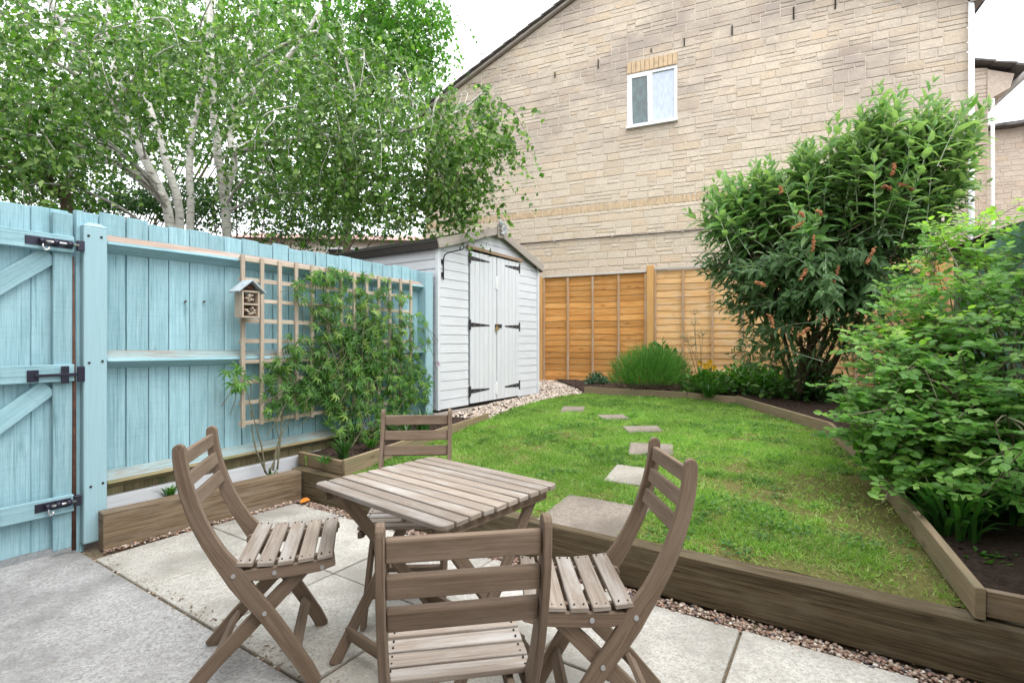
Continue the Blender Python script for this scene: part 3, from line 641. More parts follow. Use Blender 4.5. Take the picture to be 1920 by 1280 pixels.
# bug hotel
bh = FEN.root('insect_hotel', FEN.x(465, -.1), FEN.z(465, 596, -.08), -.09); tag(bh, 'small wooden insect hotel with a pale pitched lid hung on the trellis', 'insect hotel')
bx, by, bz = FEN.x(465, -.1), -.09, FEN.z(465, 596, -.1); W_, D_, H_ = .135, .10, .20
mb = MB()
for s_ in (-1, 1): mb.box((bx + s_ * (W_ / 2 - .006), by, bz + H_ / 2), (.012, D_, H_))
mb.box((bx, by, bz + .006), (W_ - .026, D_, .012)); mb.box((bx, by, bz + H_ * .5), (W_ - .026, D_, .012)); mb.box((bx, by, bz + H_ - .006), (W_ - .026, D_, .012)); mb.box((bx, by + D_ / 2 - .004, bz + H_ / 2), (W_ - .026, .006, H_ - .03))
mb.v += [(bx - W_ / 2, by + .03, bz + H_), (bx + W_ / 2, by + .03, bz + H_), (bx, by + .03, bz + H_ + .065)]; k = len(mb.v) - 3; mb.f.append((k, k + 1, k + 2)); mb.uv.append([(0, 0)] * 3); mb.r.append(.1); mb.sm.append(False)
mb.build('case', M['trellis'], bh, bevel=.0015)
for s_ in (-1, 1):
    mb = MB(); d = Vector((s_ * .76, 0, -.65)).normalized(); c = Vector((bx, by - .005, bz + H_ + .078)) + d * .068; mb.box(c, (.142, D_ + .035, .009), (d, Vector((0, 1, 0)), Vector((0, 1, 0)).cross(d))); mb.build('lid', M['zinc'], bh, bevel=.001)
for zc in (bz + .05, bz + .147):
    mb = MB()
    for _ in range(16):
        a = random.uniform(0, math.pi * 2); r_ = random.uniform(0, .03); X = bx + r_ * math.cos(a) * 1.3; Z = zc + r_ * math.sin(a)
        mb.tube([(X, by - D_ / 2 + .004, Z), (X, by + .03, Z)], random.uniform(.005, .008), 8)
    mb.build('nesting_canes', M['trellis'], bh)
    mb = MB()
    for _ in range(9):
        a = random.uniform(0, math.pi * 2); r_ = random.uniform(0, .03); X = bx + r_ * math.cos(a) * 1.3; Z = zc + r_ * math.sin(a); mb.tube([(X, by - D_ / 2 + .001, Z), (X, by, Z)], .0035, 6)
    mb.build('holes', M['dark'], bh)
mb = MB()
for _ in range(14):
    X = bx + random.uniform(-.035, .035); Z = bz + H_ + .012 + random.uniform(0, .03); mb.tube([(X - .02, by - .03, Z), (X + .02, by - .02, Z + .004)], .006, 6)
mb.build('bark_filling', M['rust'], bh)

# ------------------------------------------------------------------ shed
SB = .47; sx0 = SHD.x(820); SW = 2.226; SD = 2.3; WH = 1.885; AP = 2.215
shed = SHD.root('garden_shed', sx0, SB); tag(shed, 'white painted timber shed with double doors and a felt pitched roof', 'shed')
def roofz(x): return WH + (AP - WH) * (1 - abs(x - SW / 2) / (SW / 2))
def lapwall(front=True):
    mb = MB(); bhgt = .107; z = .0
    while z < (AP if front else WH):
        z2 = z + bhgt; r = random.random(); uo = random.random() * 9
        def prof(a, b):                    # a lapped board: top recedes, bottom proud
            return a, b
        if front:
            segs = []
            def lim(zz):
                if zz <= WH: return 0, SW
                t_ = (zz - WH) / (AP - WH) * SW / 2; return t_, SW - t_
            a0, b0 = lim(z); a1, b1 = lim(min(z2, AP))
            d0, d1 = .558, 1.69
            parts = [(a0, b0, a1, b1)] if z2 > 1.93 else [(a0, d0, a1, d0), (d1, b0, d1, b1)]
            zc = min(z2, AP)
            for pa, pb, qa, qb in parts:
                if qb - qa < 0: qa = qb = (qa + qb) / 2
                L0, L1 = (-.013, -.009)
                mb.quad([(sx0 + pa, L0, SB + z + .005), (sx0 + pb, L0, SB + z + .005), (sx0 + qb, L1, SB + zc), (sx0 + qa, L1, SB + zc)], [(pa + uo, 0), (pb + uo, 0), (qb + uo, .1), (qa + uo, .1)], r)
                mb.quad([(sx0 + pa, 0, SB + z + .005), (sx0 + pb, 0, SB + z + .005), (sx0 + pb, L0, SB + z + .005), (sx0 + pa, L0, SB + z + .005)], None, r); mb.quad([(sx0 + pa, 0, SB + z), (sx0 + pb, 0, SB + z), (sx0 + pb, 0, SB + z + .005), (sx0 + pa, 0, SB + z + .005)], None, r)
                if z > 0: mb.quad([(sx0 + pa, L1, SB + z), (sx0 + pb, L1, SB + z), (sx0 + pb, 0, SB + z), (sx0 + pa, 0, SB + z)], None, r)
        else:
            for xs_, sg in ((sx0, -1), (sx0 + SW, 1)):
                zc = min(z2, WH); o1, o2 = sg * .013, sg * .009
                q = [(xs_ + o1, 0, SB + z + .006), (xs_ + o1, SD, SB + z + .006), (xs_ + o2, SD, SB + zc), (xs_ + o2, 0, SB + zc)]; uv = [(uo, 0), (uo + SD, 0), (uo + SD, .1), (uo, .1)]
                if sg < 0: q = q[::-1]; uv = uv[::-1]
                mb.quad(q, uv, r)
                q = [(xs_, 0, SB + z), (xs_, SD, SB + z), (xs_ + o1, SD, SB + z), (xs_ + o1, 0, SB + z)]; mb.quad(q if sg > 0 else q[::-1], None, r)
        z = z2
    return mb
lapwall(True).build('front_wall', M['white'], shed); lapwall(False).build('side_walls', M['white'], shed)
mb = MB(); mb.quad([(sx0, 0, SB), (sx0, 0, SB + WH), (sx0, SD, SB + WH), (sx0, SD, SB)]); mb.quad([(sx0 + SW, 0, SB), (sx0 + SW, SD, SB), (sx0 + SW, SD, SB + WH), (sx0 + SW, 0, SB + WH)]); mb.quad([(sx0, SD, SB), (sx0, SD, SB + WH), (sx0 + SW / 2, SD, SB + AP), (sx0 + SW, SD, SB + WH), (sx0 + SW, SD, SB)]); mb.build('back_wall', M['white'], shed)
mb = MB(); mb.box((sx0 + SW / 2, SD / 2, SB - .012), (SW, SD, .02)); mb.build('floor_boards', M['dark'], shed)
for X in (sx0 - .004, sx0 + SW + .004):
    mb = MB(); mb.box((X, -.012, SB + WH / 2), (.045, .045, WH), long=2); mb.build('corner_trim', M['white'], shed, bevel=.003)
# roof
for s_ in (-1, 1):
    e = Vector((sx0 + SW / 2 + s_ * (SW / 2 + .07), 0, SB + WH - .0)); a = Vector((sx0 + SW / 2, 0, SB + AP + .03)); d = (e - a); l = d.length; d.normalize(); nn_ = Vector((0, 1, 0)).cross(d); nn_ = nn_ if nn_.z > 0 else -nn_
    mb = MB(); c = (a + e) / 2 + nn_ * .012 + Vector((0, SD / 2 + .0, 0)); mb.box(c, (l, SD + .13, .022), (d, Vector((0, 1, 0)), nn_)); rf = mb.build('roof_felt', M['felt'], shed, bevel=.003)
    mb = MB(); mb.box(e + Vector((-s_ * .008, SD / 2, -.03)), (.02, SD + .12, .07)); mb.build('felt_edge', M['felt'], rf, bevel=.003)
    mb = MB(); e2 = e + Vector((s_ * .0, 0, 0)); c = (a + e2) / 2 + Vector((0, -.078, -.012)); mb.box(c, (l + .0, .022, .105), (d, Vector((0, 1, 0)), nn_), jit=.002, long=0); mb.build('bargeboard', M['greyw'], shed, bevel=.003)
# finial
mb = MB(); fxx = sx0 + SW / 2; mb.box((fxx, -.10, SB + AP + .0), (.10, .024, .17)); fi = mb.build('finial', M['greyw'], shed, bevel=.004)
mb = MB()
for k in range(22):
    a = random.uniform(-1, 1); c = Vector((fxx + random.uniform(-.03, .1), -.125, SB + AP + .05 + random.uniform(-.07, .06))); d = Vector((random.uniform(-1, 1), -.3, random.uniform(-.6, 1))).normalized(); mb.beam(c, c + d * random.uniform(.03, .06), .022, .008)
mb.tube([(fxx - .02, -.115, SB + AP + .07), (fxx - .022, -.112, SB + AP + .19)], [.03, .002], 6)
mb.build('flaking_ornament', M['white'], fi)
# doors
dz0, dz1 = .02, 1.885
for a, b in ((.566, 1.128), (1.140, 1.682)):
    mb = MB(); n = 6; w = (b - a) / n
    for i in range(n): mb.box((sx0 + a + w * (i + .5), -.026, SB + (dz0 + dz1) / 2), (w - .0045, .018, dz1 - dz0), long=2, rnd=.6 + random.uniform(-.15, .15))
    mb.box((sx0 + (a + b) / 2, -.012, SB + (dz0 + dz1) / 2), (b - a - .02, .006, dz1 - dz0 - .02), long=2)
    dr = mb.build('door', M['white'], shed, bevel=.002)
    left = a < 1
    for hz in (1.80, .985, .17):
        mb = MB(); s_ = 1 if left else -1; h0 = sx0 + (a if left else b); 
        L_ = .40 if left else .36
        pts = [(h0 + s_ * .015, -.0372, SB + hz + .028), (h0 + s_ * L_, -.0372, SB + hz + .008), (h0 + s_ * L_, -.0372, SB + hz - .008), (h0 + s_ * .015, -.0372, SB + hz - .028)]
        bk = [(p[0], -.0342, p[2]) for p in pts]
        mb.quad(pts if not left else pts[::-1]); 
        for i in range(4): j = (i + 1) % 4; mb.quad([pts[i], pts[j], bk[j], bk[i]])
        hg = mb.build('hinge', M['iron'], dr)
        mb = MB(); mb.box((h0 - s_ * .006, -.034, SB + hz), (.032, .012, .125)); mb.build('hinge_plate', M['iron'], hg, bevel=.002)
        for q in (.08, .2, .32): mb = MB(); mb.tube([(h0 + s_ * q * L_ / .4, -.040, SB + hz), (h0 + s_ * q * L_ / .4, -.036, SB + hz)], .006, 8); mb.build('screw', M['steel'], hg)
mb = MB(); mb.box((sx0 + 1.134, -.014, SB + .95), (.02, .01, 1.86)); mb.build('door_gap', M['dark'], shed)
mb = MB(); mb.box((sx0 + 1.12, -.045, SB + 1.925), (1.26, .022, .04), (Vector((1, 0, -.01)).normalized(), Vector((0, 1, 0)), Vector((.01, 0, 1)).normalized()), long=0); mb.build('door_header', M['brownw'], shed, bevel=.003)
mb = MB(); mb.box((sx0 + 1.16, -.042, SB + .985), (.15, .012, .045)); hp = mb.build('hasp', M['iron'], shed, bevel=.003)
mb = MB(); mb.tube([(sx0 + 1.09, -.055, SB + .97), (sx0 + 1.088, -.06, SB + 1.005), (sx0 + 1.105, -.06, SB + 1.02), (sx0 + 1.12, -.06, SB + 1.0), (sx0 + 1.12, -.055, SB + .97)], .004, 8); mb.box((sx0 + 1.105, -.058, SB + .945), (.045, .02, .05)); mb.build('padlock', M['brass'], hp, bevel=.003)
for hz in (1.55, .17):
    mb = MB(); mb.box((sx0 + 1.115, -.040, SB + hz), (.045, .01, .17)); mb.box((sx0 + 1.115, -.048, SB + hz), (.015, .01, .13)); mb.build('turn_bolt', M['plast'], shed, bevel=.002)
# bracket
mb = MB(); bx_ = sx0 + .07; zb = SHD.z(827, 520) ; zt_ = SHD.z(827, 494); mb.tube([(bx_, -.03, zb - .03), (bx_, -.03, zt_ + .03), (bx_, -.045, zt_ + .09), (bx_, -.09, zt_ + .115), (bx_ + .01, -.30, zt_ + .135), (bx_ + .01, -.315, zt_ + .145), (bx_ + .01, -.318, zt_ + .185)], .0075, 8)
mb.tube([(bx_ + .01, -.265, zt_ + .13), (bx_ + .01, -.266, zt_ + .185)], .0075, 8); mb.box((bx_, -.018, zb + .03), (.04, .01, .05)); mb.box((bx_, -.018, zt_ + .02), (.04, .01, .05)); mb.build('hanging_bracket', M['iron'], shed)
# bearers under the shed
for yy in (.02, 1.1, 2.2):
    mb = MB(); mb.box((sx0 + SW / 2 - (.55 if yy < .1 else 0), yy, SB - .075), (1.25 if yy < .1 else SW, .09, .09), jit=.003); mb.build('bearer', M['greyw'], shed, bevel=.005)

# ------------------------------------------------------------------ orange fence
ox0 = ORF.x(1013); of = ORF.root('lap_fence', ox0, .5); tag(of, 'orange waney lap fence panels in front of the stone house wall', 'fence')
ob, ot = .52, 2.46
def zt_at(px, py): return ORF.z(px, py)
panels = [(ORF.x(1019), ORF.x(1213), M['larch'], 2.44), (ORF.x(1227), ORF.x(1227) + 1.83, M['larchp'], 2.47), (ORF.x(1227) + 1.95, ORF.x(1227) + 3.78, M['larchp'], 2.50), (ORF.x(1227) + 3.9, ORF.x(1227) + 5.7, M['larchp'], 2.5)]
for a, b, mt, ztop in panels:
    mb = MB(); z = ob; n = 12
    while z < ztop - .06:
        hgt = random.uniform(.10, .122); r = random.random(); uo = random.random() * 9; ph = random.random() * 6
        for i in range(n):
            xa = a + (b - a) * i / n; xb = a + (b - a) * (i + 1) / n
            w = lambda q: math.sin(q * 3.7 + ph) * .007 + math.sin(q * 9.1 + ph * 2) * .004
            zt2 = min(z + hgt + .012, ztop)
            mb.quad([(xa, .0, z + w(xa)), (xb, .0, z + w(xb)), (xb, .008, zt2), (xa, .008, zt2)], [(xa + uo, 0), (xb + uo, 0), (xb + uo, .12), (xa + uo, .12)], r)
            mb.quad([(xa, .012, z + w(xa)), (xb, .012, z + w(xb)), (xb, .0, z + w(xb)), (xa, .0, z + w(xa))], None, r)
        z += hgt
    pn = mb.build('lap_boards', mt, of)
    for i in range(5):
        X = a + .018 + (b - a - .036) * i / 4; mb = MB(); mb.box((X, -.018, (ob + ztop - .04) / 2), (.036, .034, ztop - .04 - ob), jit=.001, long=2); mb.build('batten', M['batten'], pn, bevel=.002)
    mb = MB(); mb.box(((a + b) / 2, -.012, ztop), (b - a, .055, .04), jit=.002, long=0); mb.build('capping', M['capw'], pn, bevel=.003)
for X, w, zt_ in ((ORF.x(1013), .115, 2.42), (ORF.x(1220), .11, 2.53), (ORF.x(1227) + 1.89, .11, 2.53), (ORF.x(1227) + 3.84, .11, 2.53)):
    mb = MB(); mb.box((X, -.015, (zt_ + .4) / 2), (w, .11, zt_ - .4), jit=.002, long=2); mb.build('post', M['larchpost'], of, bevel=.004)

# right hand fence
rx0 = -6.9; rf_ = RGF.root('side_fence', rx0, .2); tag(rf_, 'dull green close board fence behind the rose shrub on the right', 'fence')
mb = MB(); xx = rx0
while xx < -1.2:
    w = random.uniform(.10, .13); mb.box((xx + w / 2, .03, 1.17), (w - .006, .018, 1.9 + random.uniform(-.01, .01)), (Vector((1, .06, 0)), Vector((0, 1, 0)), Vector((0, 0, 1))), jit=.002, long=2); xx += w
M['green'] = wood('dull green painted timber', (.10, .20, .17), (.15, .26, .22), (.2, .3, .26), (.04, .07, .06), .3, .4, .3, .3)
mb.build('close_boards', M['green'], rf_, bevel=.002)
for z in (.5, 1.75):
    mb = MB(); mb.box(((rx0 - 1.2) / 2, -.01, z), (abs(rx0 + 1.2), .05, .08), long=0); mb.build('rail', M['green'], rf_, bevel=.003)

# ------------------------------------------------------------------ house
hxL, hxR = HOU.x(1813) - 8.95, HOU.x(1813)
ridge = (hxL + hxR) / 2; eav = 6.06; SL = .46
def hroof(x): return eav + SL * (hxR - hxL) / 2 * (1 - abs(x - ridge) / ((hxR - hxL) / 2))
house = HOU.root('stone_house', hxL, 0); tag(house, 'large buff stone house gable with one small white window behind the garden', 'house')
wx0, wx1 = HOU.x(1176), HOU.x(1270); wz0, wz1 = HOU.z(1176, 241), HOU.z(1176, 141)
sz = HOU.z(940, 411); cu, cv = .068, .071
def blockwall(x0, x1, z0, ztop, holes, soldier, mat, root, seed=1, yb=0, roofl=None):
    rn = random.Random(seed); nx = int(math.ceil((x1 - x0) / cu - .3)); nz = int((ztop - z0) / cv); occ = np.zeros((nz, nx), bool)
    for a, b, c, d in holes:
        occ[max(0, int((c - z0) / cv)):int(math.ceil((d - z0) / cv)), max(0, int((a - x0) / cu)):int(math.ceil((b - x0) / cu))] = True
    sr = int((soldier - z0) / cv) if soldier else -9
    if soldier: occ[sr:sr + 2] = True
    mb = MB(); ms = MB()
    def blk(m, xa, xb, za, zb, r):
        g = .0055; dp = -.004 - rn.random() * .005; e = .006; J = lambda: rn.uniform(-.004, .004)
        q = [(xa + g, za + g), (xb - g, za + g), (xb - g, zb - g), (xa + g, zb - g)]
        if roofl:
            q = [(x, min(z, roofl(x) - .01)) for x, z in q]
            if q[2][1] - q[1][1] < .015 and q[3][1] - q[0][1] < .015: return
        q = [(x + J(), z + J()) for x, z in q]; cx = sum(p[0] for p in q) / 4; cz = sum(p[1] for p in q) / 4
        fr = [(x + (e if x < cx else -e), dp + yb + rn.uniform(-.003, .003), z + (e if z < cz else -e)) for x, z in q]; bk = [(x, yb, z) for x, z in q]
        b = len(m.v); m.v += fr + bk
        for f in ((0, 1, 2, 3), (4, 5, 1, 0), (5, 6, 2, 1), (6, 7, 3, 2), (7, 4, 0, 3)):
            m.f.append(tuple(b + i for i in f)); m.uv.append([(0, 0)] * 4); m.r.append(r); m.sm.append(False)
    for j in range(nz):
        i = 0
        while i < nx:
            if occ[j, i]: i += 1; continue
            hh = rn.choices([1, 2, 3], [.16, .80, .04])[0] if j % 2 == 0 else rn.choices([1, 2], [.9, .1])[0]; ww = rn.choices([2, 3, 4, 5, 6], [.16, .28, .30, .18, .08])[0] if hh < 3 else rn.choice([3, 4])
            while j + hh > nz: hh -= 1
            k = 0
            while k < ww and i + k < nx and not occ[j:j + hh, i + k].any(): k += 1
            while k < 1 and hh > 1:
                hh -= 1; k = 0
                while k < ww and i + k < nx and not occ[j:j + hh, i + k].any(): k += 1
            rest = 0
            while i + k + rest < nx and rest < 2 and not occ[j, i + k + rest]: rest += 1
            if rest == 1 and not occ[j:j + hh, i + k].any(): k += 1
            k = max(k, 1); occ[j:j + hh, i:i + k] = True
            blk(mb, x0 + i * cu, x0 + (i + k) * cu, z0 + j * cv, z0 + (j + hh) * cv, rn.random()); i += k
    w_ = mb.build('wall', mat, root)
    if soldier:
        xx = x0; 
        while xx < x1: blk(ms, xx, xx + .072, z0 + sr * cv, z0 + (sr + 2) * cv, rn.random()); xx += .072
        ms.build('soldier_course', M['tan'], root)
    return w_
lz1 = wz1 + .20
cu = (wx1 - wx0) / 12; cv = (lz1 - wz0) / 17
wall_x0 = wx0 - cu * int((wx0 - hxL) / cu + 1); wall_z0 = wz0 - cv * int((wz0 - .4) / cv)
blockwall(wall_x0, hxR + .0, wall_z0, 8.3, [(wx0 + .01, wx1 - .01, wz0 + .01, lz1 - .01)], sz, M['stone'], house, 3, 0, hroof)
mb = MB(); mb.v += []
def poly_face(m, pts): m.quad(pts)
# mortar backing with the window cut out
bk = .003
mb.quad([(hxL, bk, .2), (wx0, bk, .2), (wx0, bk, hroof(wx0)), (hxL, bk, eav)])
mb.quad([(wx1, bk, .2), (hxR, bk, .2), (hxR, bk, eav), (ridge, bk, hroof(ridge)), (wx1, bk, hroof(wx1))] if wx1 < ridge else [(wx1, bk, .2), (hxR, bk, .2), (hxR, bk, eav), (wx1, bk, hroof(wx1))])
mb.quad([(wx0, bk, .2), (wx1, bk, .2), (wx1, bk, wz0), (wx0, bk, wz0)])
if wx1 < ridge: mb.quad([(wx0, bk, wz1), (wx1, bk, wz1), (wx1, bk, hroof(wx1)), (wx0, bk, hroof(wx0))])
else: mb.quad([(wx0, bk, wz1), (wx1, bk, wz1), (wx1, bk, hroof(wx1)), (ridge, bk, hroof(ridge)), (wx0, bk, hroof(wx0))])
for X, s_ in ((hxL, 1), (hxR, -1)): mb.quad([(X, bk, .2), (X, 8, .2), (X, 8, eav), (X, bk, eav)])
for a, b in (((wx0, wz0), (wx1, wz0)), ((wx1, wz0), (wx1, wz1)), ((wx1, wz1), (wx0, wz1)), ((wx0, wz1), (wx0, wz0))): mb.quad([(a[0], bk, a[1]), (b[0], bk, b[1]), (b[0], .2, b[1]), (a[0], .2, a[1])])
mb.build('mortar', M['mortar'], house)
# brick lintel
mb = MB(); xx = wx0 - .0; w = (wx1 - wx0) / 11
for i in range(11): mb.box((wx0 + w * (i + .5), -.006, wz1 + .105), (w - .008, .03, .196), rnd=.5, jit=.002)
mb.build('window_lintel', M['tan'], house, bevel=.004)
# window
ww_ = wx1 - wx0; wh_ = wz1 - wz0; fr_ = .05
mb = MB()
mb.box((wx0 + ww_ / 2, .03, wz0 + fr_ / 2), (ww_, .06, fr_)); mb.box((wx0 + ww_ / 2, .03, wz1 - fr_ / 2), (ww_, .06, fr_))
for X in (wx0 + fr_ / 2, wx1 - fr_ / 2, wx0 + ww_ * .48): mb.box((X, .03, wz0 + wh_ / 2), (fr_, .056, wh_ - 2 * fr_))
wf = mb.build('window', M['plast'], house, bevel=.004)
mb = MB(); X0, X1 = wx0 + fr_, wx0 + ww_ * .48 - fr_ / 2; mm = (X0 + X1) / 2; sw = X1 - X0 + .02; sh = wh_ - 2 * fr_ + .02; cz = wz0 + wh_ / 2
tl = R(-6); ax = (Vector((1, 0, 0)), Vector((0, math.cos(tl), math.sin(tl))), Vector((0, -math.sin(tl), math.cos(tl)))); ax = (Vector((1, 0, 0)), Vector((0, math.cos(tl), -math.sin(tl))), Vector((0, math.sin(tl), math.cos(tl))))
hc = Vector((mm, -.012, wz1 - fr_)); cc = hc - ax[2] * (sh / 2)
for s_ in (-1, 1): mb.box(cc + ax[0] * s_ * (sw / 2 - .022), (.044, .05, sh), ax); mb.box(cc + ax[2] * s_ * (sh / 2 - .022), (sw - .09, .048, .044), ax)
cs = mb.build('casement', M['plast'], wf, bevel=.003)
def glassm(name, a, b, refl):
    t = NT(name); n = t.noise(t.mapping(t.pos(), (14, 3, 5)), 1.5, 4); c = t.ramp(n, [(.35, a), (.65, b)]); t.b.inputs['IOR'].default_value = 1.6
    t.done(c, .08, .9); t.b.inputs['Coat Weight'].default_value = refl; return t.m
mb = MB(); mb.box(cc, (sw - .07, .008, sh - .07), ax); mb.build('pane', glassm('dark glass with painted leafy reflection', (.012, .03, .035), (.05, .11, .11), .0), cs)  # leafy reflection is painted into the pane's base colour as teal noise
mb = MB(); X0 = wx0 + ww_ * .48 + fr_ / 2; mb.box(((X0 + wx1 - fr_) / 2, .03, cz), (wx1 - fr_ - X0 + .01, .008, wh_ - 2 * fr_ + .01)); mb.build('pane', glassm('pale net curtain glass', (.30, .36, .45), (.40, .46, .54), .5), wf)
mb = MB(); mb.box((wx0 + ww_ / 2, -.024, wz0 - .012), (ww_ + .03, .09, .03)); mb.build('sill', M['plast'], wf, bevel=.003)
# slits, cable
for a, b, hh in ((1041, 141, .1), (1122, 121, .16), (1221, 96, .07), (1283, 80, .13), (1373, 58, .16), (1488, 26, .2), (1566, 6, .2), (1262, 409 - 0, .0)):
    if hh: mb = MB(); mb.box((HOU.x(a), -.018, HOU.z(a, b)), (.018, .012, hh), jit=.003); mb.build('weep_slot', M['dark'], house)
mb = MB(); pts = []
for px, py in ((975, 457.5), (1040, 452), (1062, 450), (1148, 443.5), (1200, 440), (1280, 433.5), (1330, 429)): pts.append((HOU.x(px, -.03), -.03, HOU.z(px, py, -.03)))
mb.tube(pts, .011, 7); cb = mb.build('wall_cable', M['cable'], house)
for p in pts[1:-1:2]: mb = MB(); mb.box((p[0], -.03, p[2]), (.03, .03, .035)); mb.build('cable_clip', M['greyw'], cb)
# a soffit mark at lower wall: narrow ledge under which the cable runs
# roof: verge tiles and slopes
for s_ in (-1, 1):
    e = Vector((ridge + s_ * ((hxR - hxL) / 2 + .14), 0, eav - .14 * SL)); a = Vector((ridge, 0, hroof(ridge))); d = e - a; l = d.length; d.normalize(); nn_ = Vector((0, 1, 0)).cross(d); nn_ = nn_ if nn_.z > 0 else -nn_
    mb = MB(); n = int(l / .27)
    for i in range(n):
        c = a + d * (l * (i + .5) / n) + nn_ * .075; mb.box(c + Vector((0, 4.0, 0)), (l / n * 1.12, 8.3, .03), (Vector(d).lerp(Vector((d.x, 0, d.z + .06 * 1)), 1).normalized(), Vector((0, 1, 0)), nn_), jit=.004)
    rt = mb.build('roof', M['slate'], house, bevel=.004)
    mb = MB(); mb.beam(a + nn_ * .03 + Vector((0, -.05, 0)), e + nn_ * .03 + Vector((0, -.05, 0)), .08, .05, up=tuple(nn_)); mb.build('verge', M['greyw'], rt, bevel=.004)
# gutter, soffit and downpipe at the right corner
mb = MB(); X = hxR + .03; mb.tube([(X, -.05, eav - .1), (X, -.05, .6)], .035, 10); mb.build('downpipe', M['plast'], house)
mb = MB(); mb.box((hxR + .08, 4, eav - .10), (.14, 8.2, .03)); mb.build('soffit', M['greyw'], house); mb = MB(); mb.tube([(hxR + .17, -.02, eav - .06), (hxR + .17, 8, eav - .06)], .045, 10); mb.build('gutter', M['slate'], house)

# house behind on the right
HB = Fr(.4044, .9146, 12.1); bR = HB.x(1853); bz = 5.72
h2 = HB.root('stone_house', bR - 3.2, 0); tag(h2, 'narrow lower stone house with boxed eave and downpipe right of the large gable', 'house')
blockwall(bR - 3.2, bR, 1.5, 7.1, [], None, M['stone2'], h2, 5, 0, lambda x: bz + .55 + .36 * (bR - x))
mb = MB(); mb.quad([(bR - 3.2, .004, .2), (bR, .004, .2), (bR, .004, bz + .5), (bR - 3.2, .004, bz + .55 + 1.1)]); mb.quad([(bR, .004, .2), (bR, 6, .2), (bR, 6, bz + .5), (bR, .004, bz + .5)]); mb.build('mortar', M['mortar'], h2)
mb = MB(); mb.v += [(bR - .02, -.02, bz - .05), (bR + .30, -.02, bz + .12), (bR + .36, -.02, bz + .36), (bR - .02, -.02, bz + .52)]; mb.v += [(x, 5, z) for x, _, z in mb.v[:4]]
for f in ((0, 1, 2, 3), (4, 7, 6, 5), (0, 4, 5, 1), (1, 5, 6, 2), (2, 6, 7, 3)): mb.f.append(f); mb.uv.append([(0, 0)] * 4); mb.r.append(.7); mb.sm.append(False)
mb.build('boxed_eave', M['stone2'], h2)
mb = MB()
for i in range(12):
    p = Vector((bR + .50 - i * .30, 2.4, bz + .44 + i * .108)); mb.box(p, (.33, 5.1, .035), (Vector((1, 0, -.28)).normalized(), Vector((0, 1, 0)), Vector((.28, 0, 1)).normalized()), jit=.005)
mb.build('roof', M['slate'], h2); mb = MB(); mb.tube([(bR + .52, -.15, bz + .34), (bR + .52, 5, bz + .34)], .055, 10); mb.tube([(bR + .04, -.06, bz - .05), (bR + .04, -.06, .6)], .03, 8); mb.build('downpipe', M['plast'], h2)
HC = Fr(.4044, .9146, 16.5); cL = HC.x(1840); cz_ = HC.z(1856, 245)
h3 = HC.root('stone_house', cL, 0); tag(h3, 'farthest stone house at the right frame edge with a low grey roofline', 'house')
blockwall(cL, cL + 5, 1.0, cz_ + .0, [], None, M['stone2'], h3, 8, 0, lambda x: cz_)
mb = MB(); mb.quad([(cL, .004, .2), (cL + 5, .004, .2), (cL + 5, .004, cz_), (cL, .004, cz_)]); mb.quad([(cL, .004, .2), (cL, .004, cz_), (cL, 5, cz_), (cL, 5, .2)]); mb.build('mortar', M['mortar'], h3)
mb = MB()
for i in range(18): mb.box((cL - .1 + i * .3, 2.0, cz_ + .02 + random.uniform(0, .02)), (.31, 4.6, .07), jit=.01)
mb.build('roof', M['slate'], h3)
# low dark shed roof glimpsed at the right frame edge
SR = Fr(.4044, .9146, 6.4); ax_ = SR.x(1893); az = SR.z(1893, 425)
s3 = SR.root('garden_shed', ax_, .2); tag(s3, 'dark roofed outbuilding glimpsed over the green side fence at the right edge', 'shed')
mb = MB(); mb.box((ax_ + .9, .9, az / 2 + .1), (1.6, 1.6, az - .1)); mb.build('wall', M['green'], s3); mb = MB(); mb.box((ax_ + .8, .8, az + .22), (2.0, 1.9, .05), (Vector((1, 0, .3)).normalized(), Vector((0, 1, 0)), Vector((-.3, 0, 1)).normalized())); mb.build('roof', M['felt'], s3)

# far terrace behind the trees on the left
FT = Fr(-.1, 1, 24); ta, tb = FT.x(430), FT.x(860); 
ft = FT.root('terraced_house', ta, 0); tag(ft, 'cream house with a reddish tiled roof glimpsed through the birch leaves above the fence', 'house')
wt = FT.z(600, 447)
M['cream'] = plain('cream render', (.55, .49, .42), .9); M['redtile'] = plain('reddish roof tile', (.33, .20, .17), .85, nz=.3, sc=6)
mb = MB(); mb.box(((ta + tb) / 2, 4, wt / 2), (tb - ta, 8, wt)); mb.build('wall', M['cream'], ft)
mb = MB(); mb.v += [(ta - .4, -.5, wt - .1), (tb + .4, -.5, wt - .1), (tb + .4, 4, wt + 1.0), (ta - .4, 4, wt + 1.0), (ta - .4, 8.5, wt - .1), (tb + .4, 8.5, wt - .1)]
for f in ((0, 1, 2, 3), (3, 2, 5, 4)): mb.f.append(f); mb.uv.append([(0, 0)] * 4); mb.r.append(.5); mb.sm.append(False)
mb.build('roof', M['redtile'], ft)
for px in (520, 640, 700, 770, 820):
    X = FT.x(px); mb = MB(); mb.box((X, -.03, wt - 1.0), (1.3, .08, 1.2)); w_ = mb.build('window', M['plast'], ft, bevel=.01); mb = MB(); mb.box((X, -.08, wt - 1.0), (1.1, .03, 1.0)); mb.build('pane', M['dark'], w_)

